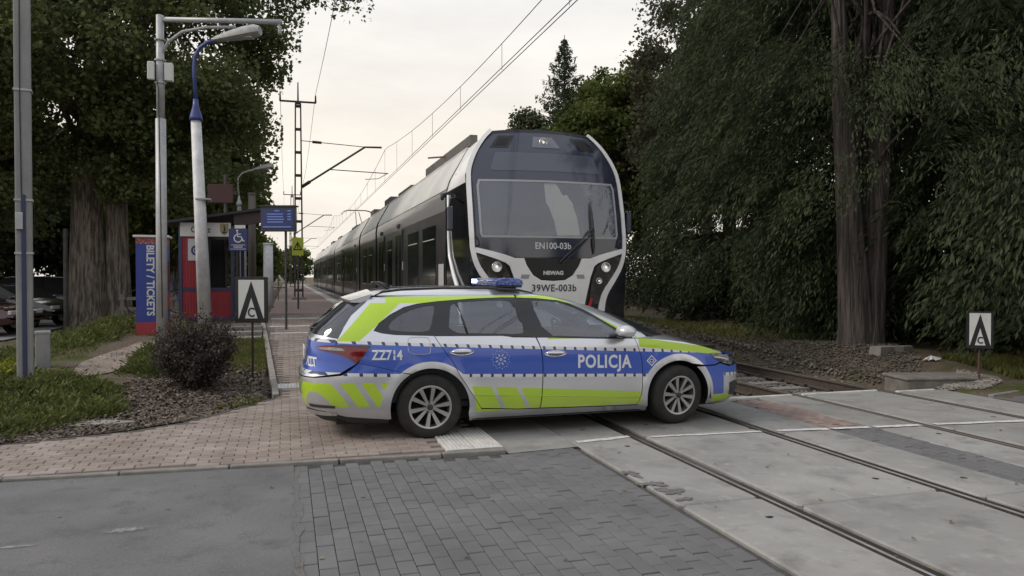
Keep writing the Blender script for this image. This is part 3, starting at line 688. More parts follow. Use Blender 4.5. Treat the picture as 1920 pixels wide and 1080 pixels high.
def wheel(name, mats, r=.338, w=.225, rim=.218, pairs=5):
    """axle along y, outer face towards -y"""
    o = bpy.data.objects.new(name, None)
    COL.objects.link(o)
    h = w / 2; pr = [(rim * .97, h * .92), (rim * 1.05, h), (r * .86, h * 1.02), (r * .96, h * .86), (r, h * .6), (r, -h * .6), (r * .96, -h * .86), (r * .86, -h * 1.02), (rim * 1.05, -h), (rim * .97, -h * .92)]
    b = MB(); b.lathe(pr, 48)
    for k in range(4):     # tread grooves as raised ribs between
        pass
    b.build('tyre', RUB, o, angle=40)
    b = MB(); b.lathe([(rim, -h * .93), (rim * 1.03, -h * .97), (rim * 1.0, -h * .99), (rim * .93, -h * .95), (rim * .90, -h * .55), (rim * .90, h * .9)], 48, m=0)
    b.lathe([(rim * .91, -h * .15), (.03, -h * .12)], 32, m=1)
    for k in range(pairs):
        for sgn in (-1, 1):
            a = 2 * math.pi * k / pairs + sgn * R(17); a2 = 2 * math.pi * k / pairs + sgn * R(13)
            ri, ro = .055, rim * .955
            pi_ = Vector((math.cos(a2) * ri, 0, math.sin(a2) * ri)); po = Vector((math.cos(a) * ro, 0, math.sin(a) * ro)); d = (po - pi_).normalized(); n = Vector((-d.z, 0, d.x))
            wi, wo = .013, .023
            f0, f1 = -h * .80, -h * .93; bk = -h * .35
            v = [pi_ + n * wi + Vector((0, f0, 0)), pi_ - n * wi + Vector((0, f0, 0)), po - n * wo + Vector((0, f1, 0)), po + n * wo + Vector((0, f1, 0))]
            v2 = [p * 1.0 for p in v]; v2 = [Vector((p.x, bk, p.z)) for p in v2]
            b.add(v + v2, [(0, 1, 2, 3), (0, 4, 5, 1), (1, 5, 6, 2), (2, 6, 7, 3), (3, 7, 4, 0)], 0)
    b.lathe([(.066, -h * .4), (.066, -h * .78), (.062, -h * .86), (.0, -h * .86)], 24, m=0)
    b.build('rim', [mats, VOID], o, angle=30)
    b = MB(); b.lathe([(.031, -h * .80), (.031, -h * .95), (.024, -h * .98), (0, -h * .98)], 20, m=0)
    for k in range(5):
        a = 2 * math.pi * (k + .5) / 5; b.lathe([(.011, -h * .7), (.011, -h * .92), (0, -h * .92)], 8, c=(.052 * math.cos(a), 0, .052 * math.sin(a)))
    b.build('hub_cap', MAT, o, angle=30)
    b = MB(); b.lathe([(.14, -h * .1), (.14, -h * .02), (.0, -h * .02)], 24); b.build('brake_disc', M('steel', (.25, .24, .23), .4, .9), o, angle=30)
    return o

car = thing('police_car', 'silver police estate car with blue band and lime stripes, stopped across the rails', 'car', (CARX, CARY, 0.004))
def both(name, P3F, mat, parent=car, **k):
    a = P3F; m_ = mirror(*a); o = mesh_obj(name, list(a[0]) + m_[0], list(a[1]) + [tuple(i + len(a[0]) for i in f) for f in m_[1]], mat, parent, smooth=True, **k)
    bm = bmesh.new(); bm.from_mesh(o.data); bmesh.ops.remove_doubles(bm, verts=bm.verts, dist=.0008); bm.to_mesh(o.data); bm.free(); o.data.polygons.foreach_set('use_smooth', np.ones(len(o.data.polygons), dtype=bool)); o.data.set_sharp_from_angle(angle=R(40)); return o
def pair(name, P3F, mat, parent=car):
    a = mesh_obj(name, P3F[0], P3F[1], mat, parent, angle=40); m_ = mirror(*P3F); b = mesh_obj(name, m_[0], m_[1], mat, parent, angle=40); return a, b

D_RR = [(.05, 1.062), (.26, .743), (.37, .557), (.48, .385), (.535, .300)]
D_B = [(1.15, 1.022), (1.195, .90), (1.212, .76), (1.212, .55), (1.20, .38), (1.185, .268)]
D_F = [(2.30, .987), (2.335, .886), (2.372, .772), (2.375, .38), (2.32, .246)]
BELT = [(-.56, 1.124), (-.48, 1.098), (-.35, 1.08), (.05, 1.062), (.77, 1.050), (1.15, 1.022), (1.39, 1.014), (1.99, .990), (2.30, .987)]
TOP = [(2.22, 1.03), (2.03, 1.145), (1.76, 1.305), (1.60, 1.375), (1.46, 1.412), (1.22, 1.436), (1.0, 1.444), (.83, 1.446), (.5, 1.436), (.14, 1.414), (-.1, 1.388), (-.24, 1.355), (-.39, 1.280), (-.5, 1.200)]
ROOFE = 1.474
SEAM = [('r', 0, .655), ('r', .45, .65), ('r', .70, .655), (-.88, .683), (-.80, .735), (-.72, .803), (-.50, .757), (-.29, .70)]
REARE = [(-.72, .803), (-.66, .90), (-.93, .985), (-.87, 1.12), (-.77, 1.275), (-.63, 1.395), (-.585, 1.44)]
# rear quarter with D pillar
arcR = arc(RW[0], RW[1], .40, 0, 1)  # placeholder
q = [(.05, 1.062)] + D_RR[1:] + [(.535, .235), (.41, .205)] + arc(RW[0], RW[1], .405, -16, 118, 22)[1:] + [(-.29, .70), (-.50, .757)] + REARE + [(-.58, 1.455), (-.3, ROOFE), (.14, ROOFE), (.6, ROOFE), (1.0, ROOFE), (1.0, 1.444)] + TOP[7:] + BELT[:4]
body_q = panel(low, q[:-1] if q[-1] == q[0] else q, .05, gap=.002)
af = TOP[:7][::-1] + [(2.30, .987), (2.50, .975), (2.40, 1.06), (2.19, 1.19), (1.93, 1.315), (1.64, 1.42), (1.45, 1.458), (1.25, ROOFE), (1.0, ROOFE)]
body_a = panel(up, af, .05)
sill = panel(low, [(.44, .30), (.535, .292), (1.19, .262), (2.32, .240), (2.43, .235), (2.45, .168), (.42, .168)], .05)
# roof dome
contour = []
for ph in np.linspace(0, math.pi, 61): contour.append(low.raw(ph, ROOFE) if ph <= math.pi / 2 else up.raw(ph, ROOFE))
rv = []; rf = []; ks = [1, .99, .96, .9, .82, .72, .6, .46, .32, .18, .06]
for k in ks:
    for x, y, z in contour: rv.append((.35 + (x - .35) * k, -y * k, ROOFE + .084 * (1 - k ** 2.6)))
nC = len(contour)
for i in range(len(ks) - 1):
    for j in range(nC - 1): rf.append((i * nC + j, i * nC + j + 1, (i + 1) * nC + j + 1, (i + 1) * nC + j))
bv, bf = [], []
for P3, F in (body_q, body_a, sill, (rv, rf)): bf += [tuple(i + len(bv) for i in f) for f in F]; bv += P3
both('body', (bv, bf), LIV)
fl = panel(low, D_RR and [BELT[3], BELT[4], D_B[0]] + D_B[1:] + D_RR[::-1][:-1], .05, gap=.0038, edge=.03)
rd = pair('rear_door', fl, LIV)
fd_ = pair('front_door', panel(low, [D_B[0]] + BELT[6:] + D_F[1:] + D_B[::-1][:-1], .05, gap=.0038, edge=.03), LIV)
HOODE = [(2.28, .990), (2.5, .978), (2.7, .962), (2.9, .935), (3.04, .905), (3.2, .866), (3.33, .826), (3.45, .79), (3.55, .768)]
pair('front_wing', panel(low, [D_F[0]] + HOODE[1:8] + [(3.41, .68), (3.33, .655), (3.20, .655)] + arc(FW[0], FW[1], .392, 58, 196, 24)[1:] + [(2.45, .215), (2.32, .246)] + D_F[::-1][1:-1], .05, gap=.0038, edge=.03), LIV)
both('rear_bumper', panel(low, SEAM + arc(RW[0], RW[1], .405, 120, 194, 12) + [(-.42, .225), (-.83, .262), (-1.05, .318), ('r', .55, .335), ('r', 0, .335)], .05, gap=.002), LIV)
both('rear_valance', panel(low, [('r', 0, .34), ('r', .55, .34), (-1.05, .322), (-.83, .266), (-.42, .228), (-.42, .18), (-.8, .19), ('r', .6, .2), ('r', 0, .2)], .06, off=-.006), MAT)
both('tailgate', panel(low, [('r', 0, .662), ('r', .45, .657), ('r', .68, .662), (-.90, .70), (-.82, .75), (-.725, .807), (-.665, .90), (-.934, .985), (-.908, 1.045), ('r', .6, 1.075), ('r', .3, 1.09), ('r', 0, 1.095)], .05, gap=.002), LIV)
both('rear_window', panel(low, [('r', 0, 1.46), ('r', .3, 1.455), (-.60, 1.43), (-.635, 1.395), (-.775, 1.275), (-.875, 1.12), (-.91, 1.045), ('r', .6, 1.074), ('r', .3, 1.089), ('r', 0, 1.094)], .06, off=-.004), PRIV)
both('front_bumper', panel(low, [(3.20, .645), (3.33, .645), (3.41, .668), (3.56, .625), ('f', .62, .66), ('f', .3, .74), ('f', 0, .742), ('f', 0, .19), ('f', .5, .19), (3.45, .185), (3.22, .205)] + arc(FW[0], FW[1], .392, -14, 54, 12), .05, gap=.002), LIV)
both('grille', panel(low, [('f', 0, .70), ('f', .42, .69), ('f', .52, .60), ('f', .42, .50), ('f', 0, .49)], .05, off=.004), BLK)
both('lower_intake', panel(low, [('f', 0, .42), ('f', .5, .42), (3.64, .45), (3.56, .43), (3.56, .29), ('f', .5, .25), ('f', 0, .25)], .05, off=.003), MAT)
# bonnet
B3 = [low.P(*low.conv([p])[0]) for p in HOODE] + [low.P(low.fy(y, z, False), z) for y, z in ((.66, .758), (.5, .753), (.33, .75), (.16, .75), (0, .75))]
ap = 2.22; hc = lambda x: float(np.interp(x, [2.2, 2.6, 2.9, 3.2, 3.45, 3.62, 3.76], [1.075, 1.062, 1.035, .985, .915, .85, .752]))
hv, hf = [], []; kk = [0, .015, .04, .08, .14, .22, .32, .44, .58, .74, .9]
for k in kk:
    for x, y, z in B3: xk = ap + (x - ap) * (1 - k); hv.append((xk, -y * (1 - k), z + (hc(xk) - z) * (1 - (1 - k) ** 2.6) * (1 if k else 0) - (0.002 if k == 0 else 0)))
for i in range(len(kk) - 1):
    for j in range(len(B3) - 1): hf.append((i * len(B3) + j, (i + 1) * len(B3) + j, (i + 1) * len(B3) + j + 1, i * len(B3) + j + 1))
both('bonnet', (hv, hf), LIV)
# inner dark shell, floor, arch liners
inner = [(-1.1, .24)] + [(-.47, .24)] + arc(RW[0], RW[1], .47, 190, -10, 16) + [(.6, .2), (2.3, .2)] + arc(FW[0], FW[1], .46, 190, -10, 16) + [(3.5, .24), (3.5, .70), (3.2, .80), (2.3, .94), (.05, 1.0), (-.6, 1.0), (-.9, .95), (-1.05, .8)]
both('inner_shell', panel(low, inner, .08, off=-.03), VOID)
b = MB(); b.box((1.25, 0, .225), (4.35, 1.46, .10)); b.box((1.42, 0, .205), (1.95, 1.74, .06)); b.box((3.0, 0, .55), (1.0, 1.15, .6)); b.box((-.6, 0, .6), (1.0, 1.2, .7)); b.build('underbody', VOID, car)
for cx, cz in (RW, FW):
    for s in (-1, 1):
        b = MB(); ap_ = arc(0, 0, .43, -8, 188, 20); b.add([(cx + px, s * yy, cz + pz_) for yy in (.90, .52) for px, pz_ in ap_] + [(cx, s * .52, cz - .1)], [(i, i + 1, 22 + i, 21 + i) for i in range(20)] + [tuple(range(21, 42)) + (42,)]); b.build('arch_liner', VOID, car)
# windscreen and side glass
both('windscreen', panel(up, [(1.45, 1.460), (1.64, 1.422), (1.93, 1.317), (2.19, 1.192), (2.40, 1.062), (2.50, 1.005), ('f', .5, .995), ('f', 0, .99), ('f', 0, 1.474), ('f', .35, 1.473)], .06, off=-.003), WSCR)
FWIN = [(1.15, 1.022)] + BELT[6:] + TOP[:5] + [(1.22, 1.436), (1.03, 1.444)]
RWIN = [(.05, 1.062), (.77, 1.050), (1.15, 1.022), (1.03, 1.444), (.83, 1.446), (.5, 1.436), (.14, 1.414)]
QWIN = [(-.56, 1.124), (-.48, 1.098), (-.35, 1.08), (.05, 1.062), (.14, 1.414), (-.1, 1.388), (-.24, 1.355), (-.39, 1.28), (-.5, 1.2)]
def frame_and_pane(nm, poly, ins, st, mat):
    pane = inset([(a, z) for a, z in poly], ins) if isinstance(ins, float) else ins
    pair(nm + '_frame', panel(st, poly, .05, off=-.006, holes=[pane]), BLK); pair(nm, panel(st, pane, .06, off=-.010), mat)
frame_and_pane('front_window', FWIN, smooth_poly([(1.265, 1.040), (1.6, 1.022), (2.0, 1.006), (2.16, 1.008), (2.13, 1.06), (2.0, 1.14), (1.76, 1.278), (1.58, 1.36), (1.42, 1.40), (1.22, 1.414), (1.135, 1.410)], 1), up, WIN)
frame_and_pane('rear_door_window', RWIN, smooth_poly([(.20, 1.085), (.6, 1.075), (1.0, 1.058), (1.03, 1.10), (.94, 1.40), (.83, 1.420), (.5, 1.412), (.26, 1.395), (.23, 1.30)], 1), up, WIN)
frame_and_pane('quarter_window', QWIN, smooth_poly([(-.44, 1.135), (-.3, 1.112), (-.02, 1.10), (.02, 1.15), (.08, 1.35), (.06, 1.375), (-.08, 1.355), (-.22, 1.315), (-.36, 1.24)], 1), low, PRIV)
for s in (-1, 1):    # bar dividing the rear door glass
    pts = [low.P(*low.conv([p])[0], off=-.004) for p in ((.40, 1.075), (.37, 1.2), (.31, 1.40))]; MB().tube([(x, s * y, z) for x, y, z in pts], .011, 6).build('window_bar', BLK, car, smooth=True)
# roof rails, aerial, spoiler
for s in (-1, 1):
    pts = [(-.52, s * .535, 1.475), (-.44, s * .545, 1.512), (-.25, s * .555, 1.535), (.2, s * .56, 1.55), (.7, s * .56, 1.548), (1.05, s * .55, 1.525), (1.22, s * .545, 1.49)]
    MB().tube(pts, [.006, .013, .014, .014, .014, .013, .006], 8).build('roof_rail', BLK, car, smooth=True)
b = MB(); n = 14; sv_ = []
for i in range(n + 1):
    y = -.56 + 1.12 * i / n; e = 1 - (abs(y) / .62) ** 4
    sv_ += [(-.55, y, 1.487 + .045 * (1 - (y / .6) ** 2)), (-.74 - .09 * e, y * .97, 1.425 + .02 * (1 - (y / .6) ** 2)), (-.735 - .09 * e, y * .97, 1.40 + .02 * (1 - (y / .6) ** 2)), (-.60, y, 1.40)]
b.add(sv_, [(4 * i + k, 4 * i + 4 + k, 4 * i + 4 + (k + 1) % 4, 4 * i + (k + 1) % 4) for i in range(n) for k in range(4)] + [(0, 1, 2, 3), tuple(4 * n + k for k in (3, 2, 1, 0))])
b.build('spoiler', LIV, car, angle=45)
MB().tube([(-.30, 0, 1.545), (-.42, 0, 1.60), (-.5, 0, 1.61)], [.035, .02, .006], 8).build('roof_fin', BLK, car, smooth=True)
MB().tube([(.02, .12, 1.545), (.0, .12, 1.66)], [.007, .002], 6).build('aerial', BLK, car)
# lamps
TL = [(-1.115, .958), (-1.06, .978), (-.86, .985), (-.60, .972), (-.615, .945), (-.70, .83), (-.735, .806), (-.82, .862), (-.93, .905), (-1.07, .930)]
RED = M('tail_lamp_red', (.20, .008, .012), .12, coat=.6, col2=(.10, .004, .006), vs=25); 
a, b_ = pair('tail_light', panel(low, TL, .04, off=.006, edge=.012), RED)
for s, par in ((-1, a), (1, b_)):
    p = panel(low, [(-1.10, .955), (-.95, .962), (-.86, .95), (-.84, .925), (-.95, .93), (-1.06, .938)], .04, off=.009, side=s); mesh_obj('reversing_lamp', *p, M('lamp_grey', (.26, .25, .25), .2, coat=.4), par, smooth=True)
    p = panel(low, [(-1.11, .962), (-.86, .990), (-.59, .977), (-.60, .966), (-.86, .978), (-1.06, .970)], .04, off=.009, side=s); mesh_obj('lamp_trim', *p, M('smoked_trim', (.05, .05, .055), .2, coat=.4), par, smooth=True)
HL = [(3.25, .790), (3.36, .792), (3.47, .766), ('f', .70, .750), ('f', .56, .735), ('f', .58, .66), (3.575, .640), (3.45, .668), (3.34, .715)]
a, b_ = pair('headlight', panel(low, HL, .04, off=.006, edge=.012), M('headlamp_glass', (.035, .037, .042), .06, coat=1.0, col2=(.16, .165, .18), vs=16, lo=.5, hi=.62))
for s, par in ((-1, a), (1, b_)): mesh_obj('led_strip', *panel(low, [(3.30, .752), (3.40, .742), (3.52, .712), (3.53, .702), (3.40, .728), (3.32, .738)], .04, off=.010, side=s), M('led_clear', (.62, .64, .68), .15, coat=.5), par)
# door handles, fuel flap, mirrors, door bottom crease
for x0, z0 in ((.33, .893), (1.355, .848)):
    for s in (-1, 1):
        el = [(x0 + .125 * math.cos(a_), z0 + .034 * math.sin(a_)) for a_ in np.linspace(0, 2 * math.pi, 24, endpoint=False)]
        P3, F = panel(low, el, .03, off=.002, side=s); o = mesh_obj('door_handle', P3, F, CHROME, car, smooth=True)
        el2 = [(x0 + .085 * math.cos(a_), z0 - .006 + .020 * math.sin(a_)) for a_ in np.linspace(0, 2 * math.pi, 20, endpoint=False)]
        P3, F = panel(low, el2, .03, off=.004, side=s); mesh_obj('handle_recess', P3, F, M('recess_grey', (.16, .16, .18), .4, .4), o, smooth=True)
        c = low.P(low.fx(x0, z0), z0, .022); MB().tube([(x0 - .11, s * (c[1] - .015), z0 + .008), (x0 - .08, s * c[1], z0 + .008), (x0 + .08, s * c[1], z0 + .006), (x0 + .11, s * (c[1] - .015), z0 + .006)], [.008, .013, .013, .008], 8).build('handle_bar', CHROME, o, smooth=True)
def seam_line(name, pts, w, mat, st=low, s=-1, off=.0015, closed=True, parent=car):
    q = resample(pts, .03) if closed else pts; P3 = [st.P(st.fx(*p), p[1], off) for p in q]; P3 = [(x, s * y, z) for x, y, z in P3]
    if closed: P3.append(P3[0])
    return MB().tube(P3, w, 5).build(name, mat, parent, smooth=True)
rr = smooth_poly([(-.225, .915), (-.225, 1.035), (-.19, 1.055), (-.03, 1.052), (.0, 1.03), (.005, .90), (-.02, .88), (-.19, .885)], 1)
GREYL = M('pale_seam', (.45, .46, .52), .5)
seam_line('fuel_flap', rr, .0032, GREYL)
for s in (-1, 1):
    mir = thing('door_mirror', None, None); mir.parent = car; del_ = None
    b = MB()
    b.lathe([(0, -.10), (.055, -.095), (.082, -.05), (.088, 0), (.08, .05), (.05, .085), (0, .09)], 16, axis='y'); b.xf(Matrix.Translation((2.13, s * 1.03, 1.075)) @ Matrix.Diagonal((1.15, 1.25, .80, 1)))
    b.build('mirror_shell', M('silver_paint', (.60, .61, .64), .3, .3, coat=.5), mir, smooth=True)
    MB().box((2.16, s * .93, 1.022), (.10, .16, .03)).box((2.11, s * 1.03, 1.018), (.12, .16, .022)).build('mirror_foot', BLK, mir, bevel=.01)
for s in (-1, 1): seam_line('door_crease', [(.45, .445), (.9, .42), (1.5, .385), (2.0, .355), (2.36, .335)], .0035, M('lime_edge', (.46, .60, .10), .4), s=s, closed=False)
# wheels
for (cx, cz), st_ang in ((RW, 0), (FW, 10)):
    for s in (-1, 1):
        w = wheel('wheel', SILV); w.parent = car; w.location = (cx, s * .80, .334); w.rotation_euler = (0, R(random.uniform(0, 40)), 0)
        w.rotation_mode = 'ZYX'
        w.rotation_euler = (0, R(9 if cx == 0 else 27), R((0 if s == -1 else 180) + st_ang))
# light bar
lb = thing('light_bar', None, None); lb.parent = car; lb.location = (.95, 0, 1.553)
MB().box((0, 0, .008), (.31, 1.06, .022)).box((0, -.42, -.012), (.16, .05, .05)).box((0, .42, -.012), (.16, .05, .05)).build('bar_base', BLK, lb, bevel=.008)
BLUEL = M('blue_lens', (.03, .06, .30), .1, coat=.6, col2=(.16, .22, .48), vs=30, lo=.45, hi=.6); CLRL = M('clear_lens', (.33, .37, .48), .15, coat=.6, col2=(.08, .12, .40), vs=40, lo=.45, hi=.6)
for i, (y0, y1, mt_) in enumerate(((-.54, -.19, BLUEL), (-.185, .185, CLRL), (.19, .54, BLUEL))):
    pr = [(-.165, .02), (.165, .02), (.155, .078), (.10, .102), (-.10, .102), (-.155, .078)]
    o = MB().prism(pr, y0, y1, 'y').build('lens', mt_, lb, angle=30, bevel=.008)
    MB().box((0, (y0 + y1) / 2, .048), (.336, (y1 - y0) * .98, .012)).build('lens_band', M('lens_silver', (.55, .57, .65), .2, .6), o)
LIT = M('lit_led', (.8, .85, 1), .3, emit=(.62, .72, 1.0), estr=2.2)
for y in (.30, .36, .42, .48):
    for z in (.042, .070): MB().box((-.166, y, z + .01), (.012, .045, .022)).build('led', LIT, lb)
# number plate, rear wiper, exhaust trim
def on_rear(y, z, off): x = low.P(low.fy(abs(y), z), z, off)[0]; return x
MB().box((-1.225, 0, .86), (.014, .52, .114)).build('number_plate', M('plate_white', (.62, .62, .60), .4), car, bevel=.003)
MB().tube([(-1.15, 0, 1.13), (-1.16, -.1, 1.125), (-1.10, -.42, 1.13)], [.014, .012, .007], 6).build('rear_wiper', MAT, car, smooth=True)
pair('exhaust_trim', panel(low, [('r', .42, .325), ('r', .68, .318), (-.92, .30), (-.92, .272), ('r', .66, .268), ('r', .42, .275)], .05, off=.006), CHROME)
pair('rear_reflector', panel(low, [('r', .60, .385), (-.94, .378), (-.94, .35), ('r', .60, .353)], .05, off=.004), MAT)
# markings
def decal(body, size, x0, z0, s=-1, weight=0, sx=1.0, mat=WHT, tilt=0.0, name='lettering', space=1.0):
    v, f = text_geo(body, size, weight, sx, space=space); P3 = []
    for a_, b_2 in v:
        x = x0 + (a_ if s < 0 else -a_); z = z0 + b_2 + tilt * (x - x0); p = low.P(low.fx(x, z), z, .0025); P3.append((x, s * p[1], z))
    return mesh_obj(name, P3, f, mat, car)
for s in (-1, 1):
    decal('POLICJA', .195, 1.925, .738, s, .006, .80, tilt=-.035, space=1.12)
    decal('ZZ714', .135, -.435, .877, s, .004, .80, tilt=-.02)
# tailgate lettering
v, f = text_geo('ZZ714', .13, .004, .75); mesh_obj('lettering', [(low.P(low.fy(.50 - a_, .80 + b_2), .80 + b_2, .003)[0], -(.50 - a_), .80 + b_2) for a_, b_2 in v], f, WHT, car)
# badge of rays and the diamond-shaped emblem
def flat_decal(name, polys, mat, s=-1):
    V, F = [], []
    for q in polys:
        k = len(V); V += [(x, s * low.P(low.fx(x, z), z, .0028)[1], z) for x, z in q]; F.append(tuple(range(k, k + len(q))))
    return mesh_obj(name, V, F, mat, car)
PALEB = M('pale_blue_film', (.40, .44, .62), .5)
bx, bz = .745, .803; polys = []
for k in range(22):
    a_ = 2 * math.pi * k / 22; r0 = .085 + .012 * (k % 2); polys.append([(bx + r0 * math.cos(a_) + .009 * math.cos(a_ + j * 2.09), bz + r0 * math.sin(a_) + .009 * math.sin(a_ + j * 2.09)) for j in range(3)])
for k in range(8):
    a_ = 2 * math.pi * k / 8 + .39; r1, r2 = .034, .062; polys.append([(bx + r1 * math.cos(a_ - .28), bz + r1 * math.sin(a_ - .28)), (bx + r2 * math.cos(a_ - .12), bz + r2 * math.sin(a_ - .12)), (bx + r2 * math.cos(a_ + .12), bz + r2 * math.sin(a_ + .12)), (bx + r1 * math.cos(a_ + .28), bz + r1 * math.sin(a_ + .28))])
polys.append([(bx + .018 * math.cos(a_), bz + .018 * math.sin(a_)) for a_ in np.linspace(0, 6.28, 10, endpoint=False)])
ex, ez = 2.495, .735; dia = lambda r: [(ex + r * 1.0, ez), (ex, ez + r), (ex - r * 1.0, ez), (ex, ez - r)]
for s in (-1, 1):
    flat_decal('badge', polys, PALEB, s)
    D1 = dia(.062); D2 = dia(.048); flat_decal('emblem', [[D1[i], D1[(i + 1) % 4], D2[(i + 1) % 4], D2[i]] for i in range(4)] + [[(ex + .026 * math.cos(a_), ez + .020 * math.sin(a_)) for a_ in np.linspace(0, 6.28, 14, endpoint=False)]], WHT, s)
    flat_decal('emblem_core', [[(ex + .016 * math.cos(a_), ez + .012 * math.sin(a_)) for a_ in np.linspace(0, 6.28, 12, endpoint=False)]], BLK, s).location = (0, s * .0012, 0)
# interior
SEAT = M('seat_cloth', (.035, .036, .04), .9, col2=(.06, .06, .065), vs=8); TRIM = M('cabin_trim', (.055, .055, .058), .8); PALEI = M('pale_headlining', (.38, .37, .36), .9)
def seat(x, y, w=.5):
    o = bpy.data.objects.new('seat', None); COL.objects.link(o); o.parent = car; o.location = (x, y, 0)
    MB().box((.05, 0, .52), (.52, w, .16)).build('seat_cushion', SEAT, o, bevel=.05, seg=3)
    MB().box((-.24, 0, .86), (.14, w * .92, .62), rot=Matrix.Rotation(R(-16), 3, 'Y'), taper=.85).build('seat_back', SEAT, o, bevel=.045, seg=3)
    MB().box((-.37, 0, 1.24), (.10, w * .5, .17), rot=Matrix.Rotation(R(-12), 3, 'Y')).build('headrest', SEAT, o, bevel=.04, seg=3)
for x, y, w in ((1.28, -.38, .5), (1.28, .38, .5), (.38, -.36, .5), (.38, .36, .5)): seat(x, y, w)
MB().box((2.20, 0, .93), (.50, 1.45, .18)).box((2.45, 0, .965), (.35, 1.35, .05)).box((2.02, -.1, 1.06), (.03, .26, .14)).build('dashboard', TRIM, car, bevel=.03)
st_ = MB(); st_.lathe([(.185 + .014 * math.cos(t_), .014 * math.sin(t_)) for t_ in np.linspace(0, 2 * math.pi, 9)], 28, axis='x'); st_.box((0, 0, 0), (.03, .30, .05)); st_.xf(Matrix.Translation((1.88, .38, .98)) @ Matrix.Rotation(R(-22), 4, 'Y')); st_.build('steering_wheel', TRIM, car, smooth=True)
MB().box((1.3, 0, .33), (2.6, 1.5, .06)).box((.9, .76, .68), (2.6, .05, .6)).box((.9, -.76, .68), (2.6, .05, .6)).build('cabin_floor', TRIM, car)
MB().box((.55, 0, 1.462), (1.4, 1.05, .012)).build('headlining', PALEI, car)
MB().box((-.35, 0, .92), (.9, 1.3, .05)).build('parcel_shelf', TRIM, car)
MB().add([(2.06, -.52, 1.035), (2.20, -.52, 1.03), (2.26, -.50, 1.16), (2.10, -.50, 1.17)], [(0, 1, 2, 3)]).build('paper_sheet', M('paper', (.7, .7, .7), .8), car)
MB().box((2.46, -.55, 1.03), (.25, .5, .03), rot=Matrix.Rotation(R(18), 3, 'Y')).build('cowl_panel', MAT, car, bevel=.01)
# ================================================================ train
TX, TY = 4.33, 12.0
train = thing('commuter_train', 'black and white electric commuter train waiting at the platform, facing the viewer', 'train', (TX, TY, 0))
TWH = M('train_white', (.84, .84, .86), .32, col2=(.78, .775, .78), vs=2, coat=.3); TGB = M('train_blackglass', (.012, .013, .017), .09, coat=.15, spec=.45)
TDK = M('train_dark', (.022, .022, .025), .28, spec=.2, coat=.0, col2=(.045, .045, .048), vs=3); TGR = M('train_grey', (.20, .20, .21), .3, coat=.3); TSI = M('train_silver', (.34, .335, .33), .28, .5, coat=.3, col2=(.26, .255, .25), vs=2)
TRF = M('train_roof_white', (.66, .655, .64), .45, col2=(.55, .545, .53), vs=1.3); TRED = M('train_red', (.45, .03, .035), .35); TBL = M('mask_blue_black', (.030, .036, .062), .10, coat=.8)
TWS = glass('train_windscreen', (.90, .92, .95), .05, film=(.36, .41, .54), filmf=.20)
EQ = M('roof_equipment', (.10, .095, .09), .7, col2=(.16, .15, .14), vs=4)
def nose(x, z):
    return float(np.interp(z, [.3, .9, 1.5, 2.0, 2.4, 2.8, 3.3, 3.7, 4.0, 4.25], [.10, .03, -.03, -.05, -.02, .06, .20, .34, .47, .62])) + .13 * (abs(x) / 1.36) ** 2.6
def fpanel(name, poly, mat, off=0., h=.12, parent=train, holes=(), thick=.03, mirrored=False, sm_=True):
    """panel on the nose, outline (x,z); raised `off` towards the viewer, with folded edge"""
    V, F = cdt(poly, h, holes); P3 = [(x, nose(x, z) - off, z) for x, z in V]
    a, b, c = (Vector(P3[i]) for i in F[0])
    if (b - a).cross(c - a).y > 0: F = [f[::-1] for f in F]
    e = {}
    for f in F:
        for i in range(3): e[(f[i], f[(i + 1) % 3])] = 1
    bd = [k for k in e if (k[1], k[0]) not in e]; idx = {}
    for k in bd:
        for i in k:
            if i not in idx: idx[i] = len(P3); p = P3[i]; P3.append((p[0], p[1] + thick, p[2]))
    F = F + [(k[1], k[0], idx[k[0]], idx[k[1]]) for k in bd]
    o = mesh_obj(name, P3, F, mat, parent, angle=40)
    if mirrored: mesh_obj(name, [(-x, y, z) for x, y, z in P3], [f[::-1] for f in F], mat, parent, angle=40)
    return o
def mir(h): return h + [(-x, z) for x, z in h[::-1]]
# outline of the face, right half bottom to top
OUT = [(1.30, .35), (1.40, .6), (1.42, 1.0), (1.42, 2.2), (1.42, 3.40), (1.36, 3.62), (1.25, 3.85), (1.10, 4.05), (.94, 4.22), (.5, 4.27), (0, 4.285)]
face = [(-x, z) for x, z in OUT[::-1][1:]][::1]
full = OUT + [(-x, z) for x, z in OUT[::-1][1:]]

# cab flanks: from the face rim back to the full section
def section(z):    # half width of the body side / roof at height z
    return float(np.interp(z, [.3, .6, 3.15, 3.32, 3.5, 4.12, 4.2, 4.27, 4.285], [1.36, 1.42, 1.42, 1.40, 1.34, 1.00, .90, .5, 0.0]))
rim = resample(full, .12); nR = len(rim); vv = []; CABL = 2.0
for k in (0, .25, .5, 1):
    for x, z in rim:
        y0 = nose(x, z) + .02; xs = section(z) * (1 if x > 0 else -1) if abs(x) > .01 else 0
        vv.append((x + (xs - x) * k, y0 + (CABL - y0) * k, z))
ff = []; mm = []
for k in range(3):
    for i in range(nR):
        j = (i + 1) % nR; ff.append((k * nR + i, k * nR + j, (k + 1) * nR + j, (k + 1) * nR + i)); zc = (rim[i][1] + rim[j][1]) / 2
        mm.append(1 if zc > 3.22 else 0)
mesh_obj('cab_side', vv, ff, [TGB, TWH], train, smooth=False, angle=30, mi=mm)
